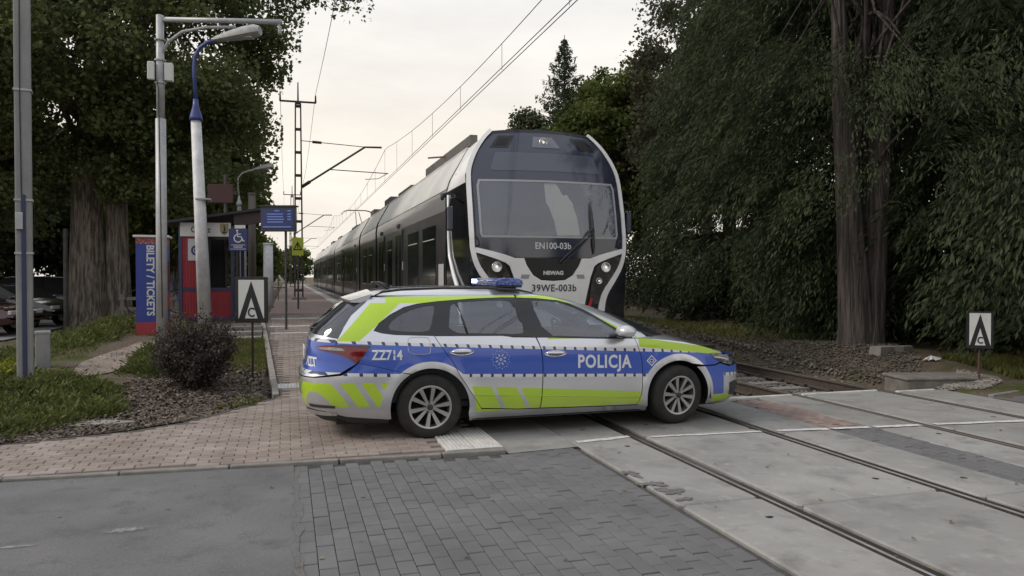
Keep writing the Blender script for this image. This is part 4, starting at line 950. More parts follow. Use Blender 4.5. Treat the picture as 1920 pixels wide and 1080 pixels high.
# dark mask: upper panel, windscreen surround
UPP = [(1.31, 2.14), (1.325, 3.38), (1.29, 3.56), (1.18, 3.82), (1.02, 4.03), (.88, 4.16), (.45, 4.205), (0, 4.215)]
WS = mir([(.0, 2.36), (1.20, 2.36), (1.215, 2.42), (1.225, 3.20), (1.20, 3.29), (0, 3.30)])
WSo = mir([(.0, 2.33), (1.22, 2.33), (1.25, 2.40), (1.26, 3.22), (1.225, 3.325), (0, 3.335)])
fpanel('nose_shell', full, TGB, 0., .16, thick=.05, holes=[WSo])
fpanel('front_mask', mir([(0, 2.0), (.55, 1.995), (.95, 2.03)] + UPP), TBL, .02, .12, holes=[WSo], thick=.02)
fpanel('windscreen_seal', WSo, M('pale_seal', (.34, .35, .37), .4), .022, .2, holes=[WS], thick=.01)
fpanel('windscreen', WS, TWS, .016, .12, thick=.001)
fpanel('destination_display', mir([(0, 3.50), (.98, 3.49), (1.0, 3.53), (.90, 3.80), (.86, 3.82), (0, 3.83)]), M('display_smoke', (.075, .085, .115), .12, coat=.6), .026, .12, thick=.008)
lampbox = fpanel('top_lamp_box', [(-.22, 3.93), (.30, 3.93), (.18, 4.14), (-.17, 4.14)], M('lamp_box', (.15, .16, .19), .2, coat=.5), .028, .1, thick=.01)
def lamp(name, x, z, r, parent, off=.04):
    y = nose(x, z) - off; b = MB(); b.lathe([(r, .03), (r * 1.06, -.005), (r * .95, -.012), (r * .7, .012), (r * .35, .022), (0, .02)], 24, c=(x, y, z)); o = b.build(name, M('lamp_reflector', (.72, .72, .70), .15, .75, col2=(.45, .45, .46), vs=18), parent, smooth=True)
    b = MB(); b.lathe([(r * .32, -.004), (r * .2, -.016), (0, -.02)], 14, c=(x, y, z)); b.build('bulb', M('lamp_core', (.75, .75, .72), .1, emit=(1, .97, .9), estr=.5), o, smooth=True); return o
lamp('top_lamp', .0, 4.035, .075, train)
for s in (-1, 1):
    p = [(s * .98, 3.90), (s * .66, 3.90), (s * .52, 4.14), (s * .80, 4.135)]
    fpanel('corner_recess', p if s < 0 else p[::-1], TGB, .024, .1, thick=.005); fpanel('recess_grille', inset(p, .045), M('grille_black', (.012, .012, .012), .7), .027, .1, thick=.004)
# white frames: upright pillars sweeping in below the lamps
def strip(pts, w, name, mat, off, mirrored=True, thick=.05):
    c = smooth_poly(pts, 2, False); L_, R_ = [], []
    for i, p in enumerate(c):
        a = c[max(i - 1, 0)]; b = c[min(i + 1, len(c) - 1)]; d = math.hypot(b[0] - a[0], b[1] - a[1]); nx_, nz_ = -(b[1] - a[1]) / d, (b[0] - a[0]) / d; t = i / (len(c) - 1); ww = np.interp(t, [k[0] for k in w], [k[1] for k in w]) / 2
        L_.append((p[0] + nx_ * ww, p[1] + nz_ * ww)); R_.append((p[0] - nx_ * ww, p[1] - nz_ * ww))
    return fpanel(name, L_ + R_[::-1], mat, off, .1, mirrored=mirrored, thick=thick)
strip([(.91, 4.24), (1.08, 4.07), (1.24, 3.83), (1.35, 3.58), (1.385, 3.40), (1.39, 2.9), (1.385, 2.3), (1.375, 2.1), (1.30, 1.84), (1.12, 1.58), (.99, 1.40), (.93, 1.2), (.92, .8)], [(0, .06), (.25, .07), (.6, .072), (.8, .11), (1, .135)], 'white_pillar', TWH, .035)
strip([(1.34, 2.125), (1.1, 2.06), (.9, 2.0), (.72, 1.93)], [(0, .075), (1, .14)], 'white_brow', TWH, .03)
cen = [(0, 1.60), (.22, 1.615), (.36, 1.70), (.47, 1.86), (.52, 1.985), (.76, 1.99), (.86, 1.93), (.76, 1.85), (.69, 1.66), (.64, 1.42), (.56, 1.0), (.5, .5), (0, .5)]
fpanel('white_chin', mir(cen), TWH, .028, .1, thick=.04)
fpanel('coupler_cover', mir([(0, 1.615), (.21, 1.63), (.345, 1.71), (.455, 1.865), (.50, 1.985), (0, 1.985)]), M('matt_black', (.012, .012, .013), .45), .022, .1, thick=.02)
for s in (-1, 1):
    lp = [(s * 1.33, 2.06), (s * 1.30, 1.90), (s * 1.15, 1.68), (s * .97, 1.46), (s * .86, 1.2), (s * .68, 1.2), (s * .72, 1.6), (s * .83, 1.86), (s * .98, 1.96)]
    lc = fpanel('headlight_cluster', lp, M('cluster_black', (.02, .019, .018), .12, coat=.7, col2=(.07, .065, .058), vs=5, lo=.5, hi=.7), .018, .1, thick=.01); lamp('headlight', s * .985, 1.835, .085, lc, .045)
    lamp('fog_lamp', s * .86, 1.60, .055, lc, .03)
    fpanel('red_flash', [(s * .70, 1.30), (s * .745, 1.30), (s * .69, 1.02), (s * .61, 1.02)], TRED, .03, .1, thick=.01)
    fpanel('marker_plate', [(s * .42, 1.71), (s * .56, 1.71), (s * .58, 1.64), (s * .44, 1.64)], M('marker_grey', (.30, .31, .34), .3), .034, .1, thick=.005)
    for k in range(6): fpanel('louvre', [(s * 1.0, .84 - k * .075), (s * 1.36, .84 - k * .075), (s * 1.36, .79 - k * .075), (s * 1.0, .79 - k * .075)], MAT, .04 - .0 * k, .2, thick=.03)
    # slim white frame that runs down the cab side
    pts = [(s * 1.425, 1.78, 3.2), (s * 1.432, 1.74, 2.9), (s * 1.435, 1.70, 2.4), (s * 1.44, 1.58, 2.05), (s * 1.45, 1.2, 1.72), (s * 1.465, .75, 1.45), (s * 1.48, .48, 1.2), (s * 1.48, .40, .8), (s * 1.46, .40, .4)]
    sp_ = MB(); q = pts; sp_.tube([Vector(p) for p in q], [.028, .028, .03, .034, .04, .045, .045, .045, .04], 8); sp_.build('side_frame', TWH, train, smooth=True)
    # mirror arm and camera pod
    MB().tube([(s * 1.42, .62, 2.95), (s * 1.56, .52, 3.03), (s * 1.66, .50, 3.0), (s * 1.67, .50, 2.85)], .018, 8).build('mirror_arm', MAT, train, smooth=True)
    MB().box((s * 1.66, .50, 2.66), (.12, .10, .42)).build('wing_mirror', M('mirror_navy', (.02, .025, .06), .2, coat=.4), train, bevel=.03)
    MB().tube([(s * 1.43, 1.9, 3.22), (s * 1.52, 1.86, 3.2), (s * 1.53, 1.84, 3.12)], [.05, .05, .03], 8).build('door_camera', MAT, train, smooth=True)
    # red flash and dark wedge on the sloping roof shoulder
    z0, z1 = 3.42, 4.05
    def sh(y, z): return (s * (section(z) + .012), y, z)
    mesh_obj('dark_wedge', [sh(1.02, 3.50), sh(1.75, 3.52), sh(.98, 4.10), sh(.86, 4.10)], [(0, 1, 2, 3)], TGB, train)
    mesh_obj('red_wedge', [(s * (section(3.5) + .02), 1.05, 3.50), (s * (section(3.55) + .02), 1.6, 3.56), (s * (section(3.9) + .02), 1.0, 3.92), (s * (section(3.85) + .02), .95, 3.85)], [(0, 1, 2, 3)], TRED, train)
TXW = M('white_lettering', (.62, .63, .65), .5); TXD = M('dark_lettering', (.05, .055, .06), .5)
def nose_text(body, size, x0, z0, mat, off, sx=1, weight=.002, space=1.0):
    v, f = text_geo(body, size, weight, sx, space=space); return mesh_obj('lettering', [(x0 + a, nose(x0 + a, z0 + b) - off, z0 + b) for a, b in v], f, mat, train)
nose_text('EN100-03b', .155, .0, 2.19, TXW, .026, .92); nose_text('39WE-003b', .165, .02, 1.475, TXD, .034, .95, .003, 1.08)
nose_text('NEWAG', .085, 0, 1.735, TXW, .030, 1.15, .005)
# wiper
def wp(x, z, o=.06): return (x, nose(x, z) - o, z)
MB().tube([wp(.10, 1.92), wp(.36, 2.16, .07), wp(.72, 2.50, .075)], .014, 6).tube([wp(.15, 1.90), wp(.45, 2.15, .07), wp(.76, 2.46, .075)], .012, 6).build('wiper_arm', MAT, train)
MB().tube([wp(.735, 2.98, .045), wp(.73, 2.8, .05), wp(.735, 2.5, .055), wp(.74, 2.2, .05), wp(.745, 2.06, .045)], [.008, .022, .028, .024, .008], 6).build('wiper_blade', MAT, train)
# cab interior seen through the screen
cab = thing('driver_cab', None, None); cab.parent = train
CABG = M('cab_grey', (.16, .17, .19), .8); CABP = M('cab_panel', (.36, .36, .37), .8)
MB().box((0, 2.3, 2.75), (2.4, .06, 1.5)).build('cab_wall', CABG, cab)
MB().box((0, .55, 2.12), (2.3, .7, .3)).box((.1, .50, 2.36), (.9, .3, .2)).build('control_desk', M('desk_dark', (.05, .05, .055), .6), cab, bevel=.05)
MB().box((.95, 1.7, 2.6), (.5, .5, .9)).box((-.95, 2.1, 2.8), (.4, .1, 1.3)).build('cab_locker', CABP, cab, bevel=.03)
MB().box((.55, 1.35, 2.35), (.46, .45, .14)).box((.55, 1.58, 2.75), (.46, .14, .75)).box((.55, 1.6, 3.2), (.28, .1, .18)).build('driver_seat', SEAT, cab, bevel=.05)
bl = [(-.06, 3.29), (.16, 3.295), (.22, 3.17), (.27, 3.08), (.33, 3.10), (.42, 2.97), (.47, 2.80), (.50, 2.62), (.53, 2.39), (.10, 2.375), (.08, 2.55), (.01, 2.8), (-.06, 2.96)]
V, F = cdt(bl, .035); mesh_obj('sky_reflection_panel', [(x, nose(x, z) + .045 + .012 * math.sin(x * 85) + .006 * math.sin(x * 190 + z * 7), z) for x, z in V], F, M('cream_sky_reflection', (.95, .90, .74), .8), cab, smooth=True)  # added cream panel, shaped as bright sky reflected in the windscreen

# ---- cars
def car_section(y0, y1, roof_gap=True):
    L_ = y1 - y0; o = bpy.data.objects.new('coach', None); COL.objects.link(o); o.parent = train; o.location = (0, y0, 0)
    def strip_(nm, pts, mat, parent=o, s2=True):
        b = MB()
        for s in ((-1, 1) if s2 else (1,)):
            v = []
            for x, z in pts: v += [(s * x, 0, z), (s * x, L_, z)]
            b.add(v, [((2 * i, 2 * i + 2, 2 * i + 3, 2 * i + 1) if s > 0 else (2 * i, 2 * i + 1, 2 * i + 3, 2 * i + 2)) for i in range(len(pts) - 1)])
        return b.build(nm, mat, parent)
    b = MB(); b.add([(s * x, y, z) for y in (0, L_) for x, z, s in [(1.36, .40, -1), (1.36, .40, 1), (1.42, .62, 1), (1.42, 3.15, 1), (1.34, 3.5, 1), (1.0, 4.12, 1), (1.0, 4.12, -1), (1.34, 3.5, -1), (1.42, 3.15, -1), (1.42, .62, -1)]],
        [tuple(range(10))[::-1], tuple(range(10, 20))] + [(i, (i + 1) % 10, 10 + (i + 1) % 10, 10 + i) for i in range(10)])
    b.build('core', VOID, o)
    for s in (-1, 1):
        def fl(nm, pts, mat):
            v = []
            for x, z in pts: v += [(s * x, 0, z), (s * x, L_, z)]
            return mesh_obj(nm, v, [((2 * i, 2 * i + 2, 2 * i + 3, 2 * i + 1) if s > 0 else (2 * i, 2 * i + 1, 2 * i + 3, 2 * i + 2)) for i in range(len(pts) - 1)], mat, o, angle=30)
        fl('skirt', [(1.37, .40), (1.432, .62), (1.434, 1.10)], TSI); fl('side_wall', [(1.430, 1.10), (1.430, 2.93)], TDK); fl('cantrail', [(1.434, 2.93), (1.434, 3.16), (1.412, 3.30), (1.40, 3.34)], TGR); fl('roof_slope', [(1.412, 3.34), (1.36, 3.5), (1.02, 4.10)], TRF)
    MB().box((0, L_ / 2, 4.12), (2.04, L_, .06)).build('roof_deck', TRF, o)
    return o, L_
GL2 = M('coach_glass', (.010, .012, .015), .08, coat=.1, spec=.45); LEDGE = M('bright_ledge', (.62, .62, .61), .35)
def fit(o, L_, items):
    """items: ('w', y0, y1) windows, ('d', y) doors, on both flanks"""
    for s in (-1, 1):
        for it in items:
            if it[0] == 'w':
                w = MB().box((s * 1.434, (it[1] + it[2]) / 2, 2.07), (.012, it[2] - it[1], 1.30)).build('window', GL2, o)
                MB().box((s * 1.443, (it[1] + it[2]) / 2, 1.40), (.012, (it[2] - it[1]) * .86, .025)).build('sill', LEDGE, w)
                MB().box((s * 1.443, (it[1] + it[2]) / 2, 2.44), (.012, (it[2] - it[1]) * .86, .016)).build('vent_rail', LEDGE, w)
            else:
                y = it[1]
                for k in (-1, 1):
                    d = MB().box((s * 1.436, y + k * .335, 1.83), (.024, .655, 2.16)).build('door', TDK, o, bevel=.01)
                    MB().box((s * 1.45, y + k * .335, 2.05), (.006, .42, 1.45)).build('door_glass', GL2, d)
                    MB().box((s * 1.452, y + k * .06, 1.85), (.012, .03, .6)).build('door_edge', MAT, d)
                MB().box((s * 1.45, y, 3.03), (.02, .5, .10)).build('door_lamp', MAT, o)
                MB().box((s * 1.45, y - .8, 1.95), (.012, .06, .22)).build('door_button', LEDGE, o)
secs = [(2.0, 13.3), (13.75, 19.3), (19.85, 36.6), (37.2, 57.2), (57.8, 62.8), (63.4, 76)]
for k, (a, b_) in enumerate(secs):
    o, L_ = car_section(a, b_)
    if k == 0: fit(o, L_, [('w', 1.0, 2.5), ('w', 3.1, 4.6), ('d', 6.2), ('w', 7.6, 8.5), ('d', 10.0)])
    elif k in (1, 4): fit(o, L_, [('w', 1.0, 2.2), ('w', 3.0, 4.3)])
    else: fit(o, L_, [('d', 1.8), ('w', 3.2, 4.4), ('w', 4.9, 6.1), ('w', 6.6, 7.8), ('d', 9.5), ('w', 11, 12.2)] + ([('w', 12.8, 14.2)] if L_ > 15 else []))
    # roof plant
    for y, l, w, h in {0: [(2.2, 3.2, 1.5, .34), (8.5, 2.6, 1.3, .3)], 1: [(1.0, 1.6, 1.4, .38)], 2: [(.6, 1.3, 1.3, .42), (9, 3, 1.3, .3)], 3: [(3, 3, 1.4, .3), (12, 3, 1.4, .35)], 4: [(2, 2, 1.2, .3)], 5: [(3, 3, 1.4, .3)]}[k]:
        MB().box((-.1, y + l / 2, 4.15 + h / 2), (w, l, h)).build('roof_box', EQ, o, bevel=.04)
    if k: 
        a0 = secs[k - 1][1]; MB().prism([(-1.33, .5), (1.33, .5), (1.33, 3.2), (1.0, 3.95), (-1.0, 3.95), (-1.33, 3.2)], a0, a, 'y').build('gangway', M('bellows', (.012, .012, .012), .9), train)
MB().box((-1.447, 2.36, 1.52), (.008, .5, .80)).build('notice_panel', M('notice_grey', (.40, .40, .40), .6), train); MB().box((-1.450, 4.78, 1.22), (.008, .36, .30)).build('notice_panel', MATS['notice_grey'], train)
MB().box((-.9, 3.2, 4.28), (.14, 2.6, .2)).tube([(-1.35, 4.3, 4.28), (-.9, 4.2, 4.32)], .02, 6).build('roof_rail_box', EQ, train)
# bogies
for y in (4.2, 16.5, 36.9, 47, 60.3, 72):
    bg_ = bpy.data.objects.new('bogie', None); COL.objects.link(bg_); bg_.parent = train; bg_.location = (0, y, 0)
    MB().box((-1.0, 0, .42), (.16, 2.9, .3)).box((1.0, 0, .42), (.16, 2.9, .3)).box((0, 0, .5), (1.9, .5, .2)).build('bogie_frame', MAT, bg_, bevel=.03)
    for dy in (-1.1, 1.1):
        for s in (-1, 1): MB().lathe([(.40, -.06), (.40, .06), (.06, .09), (0, .09)], 24, c=(s * .75, dy, .405), axis='x').build('wheel', M('wheel_steel', (.08, .07, .06), .6, .5), bg_, angle=40)
# pantograph, raised to the contact wire
pt = bpy.data.objects.new('pantograph', None); COL.objects.link(pt); pt.parent = train; pt.location = (0, 36.2, 4.15)
PM = M('pantograph_metal', (.10, .095, .09), .5, .5)
MB().box((0, .5, .08), (1.2, 1.6, .12)).build('pantograph_base', PM, pt)
MB().tube([(0, .9, .15), (0, -.9, .75)], .05, 8).tube([(-.18, -.9, .75), (-.10, .6, 1.65)], .025, 6).tube([(.18, -.9, .75), (.10, .6, 1.65)], .025, 6).build('pantograph_arm', PM, pt)
for dy in (-.15, .15): MB().tube([(-1.0, .6 + dy, 1.50), (-.82, .6 + dy, 1.68), (-.55, .6 + dy, 1.75), (.55, .6 + dy, 1.75), (.82, .6 + dy, 1.68), (1.0, .6 + dy, 1.50)], .022, 6).build('collector_bow', PM, pt)
# ================================================================ station furniture, poles, signs
def tz(x, y): return float(GZ(np.array(x), np.array(y)))
GALV = M('galvanised', (.46, .465, .48), .5, .2, col2=(.36, .365, .38), vs=6); STEEL = M('mast_steel', (.055, .055, .056), .6, .3, col2=(.09, .085, .08), vs=6)
CPOLE = M('pole_concrete', (.30, .30, .30), .85, col2=(.22, .22, .225), vs=3, stretch=(1, 1, .4), bump=.4, bs=40); PWHITE = M('white_painted_concrete', (.74, .74, .76), .6, col2=(.54, .54, .56), vs=4, bump=.3, bs=40)
BLUEP = M('blue_paint', (.035, .055, .22), .45, col2=(.05, .075, .25), vs=5); NAVY = M('navy_sign', (.025, .035, .15), .4); REDP = M('red_boards', (.34, .03, .045), .6, col2=(.25, .024, .035), vs=6); DKBLUE = M('dark_blue_frame', (.035, .045, .11), .5)
SIGNW = M('sign_white', (.62, .63, .62), .4); SIGNK = M('sign_black', (.012, .012, .015), .4); YEL = M('sign_yellow_green', (.38, .42, .04), .5)
cr_, sr_ = math.cos(R(16.8)), math.sin(R(16.8))
FACE = R(-16.8)      # things turned square to the viewer's side of the road

# concrete pole with a cable duct, far left
p = thing('concrete_pole', 'grey concrete pole with dark blue cable duct at the far left edge', 'pole', (-3.57, 12.16, tz(-3.57, 12.16)), R(12))
MB().prism([(-.10, -.075), (.10, -.075), (.10, .075), (-.10, .075)], -.2, 8.5, 'z').build('pole_shaft', CPOLE, p, bevel=.02)
MB().box((.0, -.08, 1.35), (.055, .04, 2.75)).build('cable_duct', M('duct_blue', (.035, .042, .10), .6), p, bevel=.008)
MB().tube([(-.02, -.085, 2.7), (-.03, -.085, 4), (-.015, -.085, 8.4)], .008, 6).build('cable', SIGNK, p)
for z in (1.9, 2.65, 4.2): MB().box((0, 0, z), (.225, .175, .03)).build('strap', GALV, p)
MB().box((-.05, -.11, 2.35), (.09, .05, .24)).build('junction_box', GALV, p, bevel=.008)
# stub of an older pole
p = thing('concrete_stub', 'short square concrete post stub behind the cable-duct pole', 'post', (-3.80, 13.79, tz(-3.8, 13.79) - .03), R(15))
MB().box((0, 0, .28), (.21, .19, .66)).build('stub_shaft', CPOLE, p, bevel=.015); MB().box((0, 0, .60), (.24, .215, .045), taper=.9).build('stub_cap', CPOLE, p, bevel=.01)

# camera mast with a horizontal arm
mx, my = -2.39, 16.28; mz = tz(mx, my)
p = thing('camera_mast', 'tall grey steel mast with a long horizontal camera arm and white box', 'mast', (mx, my, mz))
MB().cyl((0, 0, -.1), (0, 0, 4.45), .105, .098, 14).build('mast_tube', GALV, p, smooth=True); MB().cyl((0, 0, 4.4), (0, 0, 6.5), .078, .072, 14).build('upper_tube', GALV, p, smooth=True)
ux, uy = cr_, -sr_
def al(d, z, o=0): return (ux * d - uy * o * 0, uy * d, z)
MB().cyl(al(0, 6.42), al(2.42, 6.37), .05, .05, 10).build('mast_arm', GALV, p, smooth=True)
MB().tube([al(.03, 5.72), al(.16, 5.98), al(.45, 6.18), al(.9, 6.26), al(1.5, 6.27)], .032, 8).build('arm_brace', GALV, p, smooth=True)
MB().box(al(2.38, 6.20), (.07, .12, .16)).build('camera_housing', GALV, p, bevel=.02); MB().cyl(al(2.36, 6.36), al(2.38, 6.27), .02, .02, 6).build('camera_bracket', GALV, p)
b = MB(); b.box((-.16, -.06, 5.38), (.13, .09, .36)); b.build('equipment_box', SIGNW, p, bevel=.02); MB().box((.16, -.02, 5.38), (.16, .14, .36)).build('equipment_box', SIGNW, p, bevel=.02)
for z in (5.15, 5.60, 6.0): MB().cyl((0, 0, z), (0, 0, z + .025), .108, .108, 12).build('band', GALV, p)
MB().tube([(-.05, -.10, 5.2), (-.02, -.11, 5.0), (.0, -.105, 3.0), (.02, -.11, .5)], .01, 5).build('mast_cable', SIGNK, p)

# white lamp post with blue bracket
lx, ly = -1.91, 19.61; lz = tz(lx, ly)
def lamp_post(nm, label, x, y, z, H0, white, scale=1.0, lean=0.0, dirx=1):
    p = thing(nm, label, 'street lamp', (x, y, z), 0); k = scale
    def q(d, h): return (ux * d * dirx, uy * d * dirx, h)
    top = q(-lean, H0)
    MB().tube([(0, 0, -.1), top], [.165 * k, .118 * k], 14).build('post', PWHITE if white else CPOLE, p, smooth=True)
    m = BLUEP if white else GALV
    MB().tube([q(-lean, H0 - .02), q(-lean, H0 + .06), q(-lean - .005, H0 + .34 * k), q(-lean - .005, H0 + .5 * k)], [.16 * k, .15 * k, .07 * k, .058 * k], 14).build('collar', m, p, smooth=True)
    MB().tube([q(-lean, H0 + .45 * k), q(-lean - .04, H0 + 1.2 * k), q(-lean - .02, H0 + 1.5 * k), q(-lean + .10, H0 + 1.74 * k), q(-lean + .30, H0 + 1.88 * k), q(-lean + .52, H0 + 1.94 * k)], .045 * k, 10).build('bracket', m, p, smooth=True)
    h = MB(); c0 = -lean + .45; L_ = 1.12 * k; n = 9; v = []
    for i in range(n):
        t = i / (n - 1); w = (.08 + .13 * math.sin(min(1, t * 1.25) * math.pi / 2)) * k * (1 if t < .95 else .8); hh = (.07 + .13 * math.sin(min(1, t * 1.3) * math.pi / 2)) * k * (1 if t < .95 else .7); d = c0 + L_ * t; zz = H0 + 1.93 * k + .20 * t * k
        px_, py__ = -uy, ux
        for a in range(8):
            an = 2 * math.pi * a / 8 + math.pi / 8; cx_, cz_ = math.cos(an) * w, math.sin(an) * hh * (1 if math.sin(an) > 0 else .55); g = q(d, zz + cz_); v.append((g[0] + px_ * cx_, g[1] + py__ * cx_, g[2]))
    h.add(v, [(i * 8 + a, i * 8 + (a + 1) % 8, (i + 1) * 8 + (a + 1) % 8, (i + 1) * 8 + a) for i in range(n - 1) for a in range(8)] + [tuple(range(8))[::-1], tuple(range((n - 1) * 8, n * 8))])
    h.build('lamp_head', M('lamp_head_grey', (.30, .30, .30), .6, col2=(.42, .42, .42), vs=9), p, angle=50)
    MB().box(q(c0 + L_ * .62, H0 + 1.985 * k), (.5 * k, .2 * k, .03), rot=FACE).build('lamp_glass', M('lamp_diffuser', (.42, .41, .38), .4), p)
    if white:
        MB().box((0.02 - .05, 0, 3.05), (.34, .30, .035)).build('clamp', GALV, p)
    return p
lamp_post('lamp_post', 'white concrete lamp post with blue curved bracket, leaning in front of the shelter', lx, ly, lz, 4.98, True, 1.0, .20)
b = MB(); b.lathe([(0, .0), (.17, .02), (.21, .10), (.18, .2), (0, .24)], 12, axis='z')
far_lamp = lamp_post('lamp_post', 'slim grey street lamp behind the shelter, smaller than the white one', -1.46, 25.5, .62, 3.35, False, .58, 0)

# ticket machine pylon
tx_, ty_ = -2.83, 18.1; tzz = tz(tx_, ty_) - .02
p = thing('ticket_machine', 'tall blue ticket machine with red base beside the camera mast', 'ticket machine', (tx_, ty_, tzz), R(3))
MB().box((0, 0, .14), (.62, .62, .30)).build('machine_base', M('pylon_red', (.34, .035, .05), .5), p); MB().box((0, 0, 1.14), (.62, .62, 1.70)).build('machine_body', M('pylon_blue', (.028, .05, .26), .45, col2=(.035, .06, .29), vs=3), p)
MB().box((0, 0, 2.06), (.62, .62, .14)).build('machine_header', M('pylon_red_top', (.26, .05, .05), .5, col2=(.40, .30, .28), vs=22, lo=.52, hi=.6), p); MB().box((0, 0, 2.155), (.72, .72, .05)).build('machine_cap', SIGNW, p, bevel=.01)
text_plate('lettering', 'BILETY / TICKETS', .21, (-.03, -.314, 1.20), (0, 0, -1), (1, 0, 0), SIGNW, p, weight=.006, sx=.96)
MB().box((.314, 0, 1.3), (.01, .4, .6)).build('machine_screen', M('screen_dark', (.03, .05, .09), .15), p); MB().box((.314, .0, .75), (.012, .42, .35)).build('machine_red_panel', M('pylon_red2', (.40, .04, .05), .5), p)

# platform shelter
hx, hy = -1.83, 20.75; hz = .56
p = thing('platform_shelter', 'red boarded platform shelter with blue frame and mono-pitch roof', 'shelter', (hx, hy, hz), R(-6)); p.scale = (.85, 1, 1)
W2, D2 = .72, .75
for sx_ in (-1, 1):
    for sy_ in (-1, 1): MB().box((sx_ * W2, sy_ * D2, 1.17), (.09, .09, 2.4)).build('corner_post', DKBLUE, p)
MB().box((0, -D2, .80), (1.36, .06, .07)).build('mid_rail', DKBLUE, p); MB().box((0, -D2, .06), (1.36, .06, .08)).build('bottom_rail', DKBLUE, p)
bd = MB().box((0, 0, 0), (.072, .024, .68)); bme = bd.build('board', REDP); bmd = bme.data; bpy.data.objects.remove(bme)
for i in range(17):
    o = bpy.data.objects.new('board', bmd); COL.objects.link(o); o.parent = p; o.location = (-.64 + i * .08, -D2 + .0, .43)
bd = MB().box((0, 0, 0), (.072, .024, 1.28)); bme = bd.build('board', REDP); bmd2 = bme.data; bpy.data.objects.remove(bme)
for i in range(9):
    o = bpy.data.objects.new('board', bmd2); COL.objects.link(o); o.parent = p; o.location = (-.64 + i * .08, -D2, 1.48)
MB().box((-W2, 0, 1.1), (.03, 1.4, 2.0)).build('side_wall', REDP, p); MB().box((-.25, D2, 1.1), (.86, .03, 2.0)).box((.43, D2, .45), (.5, .03, .75)).box((.43, D2, 2.05), (.5, .03, .25)).build('back_wall', M('shelter_dark', (.03, .032, .04), .7), p)
MB().box((.06, -D2 + .02, 1.48), (.06, .06, 1.3)).build('window_post', SIGNK, p); MB().box((.30, -D2 + .02, 2.08), (.75, .05, .07)).build('window_head', SIGNK, p)
nb_ = MB().box((-.02, -D2 - .035, 2.28), (1.40, .03, .34)).build('name_board', SIGNW, p)
text_plate('lettering', 'Opacz', .21, (-.155, -D2 - .053, 2.27), (1, 0, 0), (0, 0, 1), SIGNK, nb_, weight=.003)
cx0, cz0 = .50, 2.29
sh = [(cx0 - .115, cz0 + .14), (cx0 + .115, cz0 + .14), (cx0 + .115, cz0 - .04), (cx0 + .08, cz0 - .11), (cx0, cz0 - .15), (cx0 - .08, cz0 - .11), (cx0 - .115, cz0 - .04)]
MB().prism(sh, -D2 - .056, -D2 - .05, 'y').build('coat_of_arms', M('shield_ochre', (.30, .26, .13), .5), nb_)
MB().prism([(cx0 - .07, cz0 - .06), (cx0 + .07, cz0 - .06), (cx0 + .04, cz0 - .10), (cx0 - .04, cz0 - .10)], -D2 - .06, -D2 - .056, 'y').prism([(cx0 - .012, cz0 - .06), (cx0 + .012, cz0 - .06), (cx0 + .012, cz0 + .10), (cx0 - .012, cz0 + .10)], -D2 - .06, -D2 - .056, 'y').prism([(cx0 + .015, cz0 - .03), (cx0 + .05, cz0 - .03), (cx0 + .015, cz0 + .08)], -D2 - .06, -D2 - .056, 'y').build('ship_charge', SIGNK, nb_)
po = MB().box((-.33, -D2 - .03, 1.78), (.36, .015, .54)).build('notice_board', M('notice_pale', (.50, .51, .54), .5), p)
v_ = [(-.30 + .125 * math.cos(a), 1.76 + .125 * math.sin(a)) for a in np.linspace(0, 6.283, 22, endpoint=False)]; w_ = [(-.30 + .07 * math.cos(a), 1.76 + .07 * math.sin(a)) for a in np.linspace(0, 6.283, 22, endpoint=False)]
MB().add([(a, -D2 - .039, c) for a, c in v_ + w_], [(i, (i + 1) % 22, 22 + (i + 1) % 22, 22 + i) for i in range(22)]).build('round_seal', NAVY, po)
MB().add([(-.30 + .05 * math.cos(a), -D2 - .039, 1.76 + .05 * math.sin(a)) for a in np.linspace(0, 6.283, 14, endpoint=False)], [tuple(range(14))]).build('seal_core', M('seal_blue', (.10, .14, .30), .5), po)
# roof rising to the right
rp = [(-1.15, 2.42), (2.15, 2.86), (2.15, 2.66), (1.0, 2.50), (.9, 2.46), (-1.15, 2.36)]
MB().prism([(-1.15, 2.40), (1.85, 2.80), (1.85, 2.86), (-1.15, 2.46)], -1.05, 1.1, 'y').build('roof', M('roof_felt', (.035, .035, .04), .8), p); MB().prism([(.80, 2.34), (1.82, 2.50), (1.82, 2.80), (.80, 2.66)], -.95, -.85, 'y').build('fascia', M('fascia_brown', (.05, .035, .035), .7), p)
MB().box((.2, .2, .45), (1.0, .35, .05)).build('bench', M('bench_wood', (.12, .08, .05), .7), p)

# accessible-entrance sign
ax, ay_ = -1.16, 19.45; az = tz(ax, ay_) + .0
p = thing('access_sign', 'blue wheelchair access sign on a post beside the red shelter', 'sign', (ax, ay_, .52), FACE)
MB().cyl((0, .03, 0), (0, .03, 2.35), .045, .045, 10).build('sign_post', SIGNK, p); MB().box((.03, -.02, 2.05), (.46, .02, .54)).build('sign_panel', NAVY, p, bevel=.004)
MB().box((.08, -.02, 2.37), (.26, .02, .08)).build('top_label', SIGNW, p)
def ico(pts): return [(.03 + a, c) for a, c in pts]
def band(c, w):
    L_, R__ = [], []
    for i, q in enumerate(c):
        a = c[max(i - 1, 0)]; b = c[min(i + 1, len(c) - 1)]; d = math.hypot(b[0] - a[0], b[1] - a[1]) or 1; n = (-(b[1] - a[1]) / d * w / 2, (b[0] - a[0]) / d * w / 2); L_.append((q[0] + n[0], q[1] + n[1])); R__.append((q[0] - n[0], q[1] - n[1]))
    return L_, R__
pm = MB()
def addband(c, w):
    L_, R__ = band(ico(c), w); n = len(L_); pm.add([(a, -.033, z) for a, z in L_ + R__], [(i, i + 1, n + i + 1, n + i) for i in range(n - 1)])
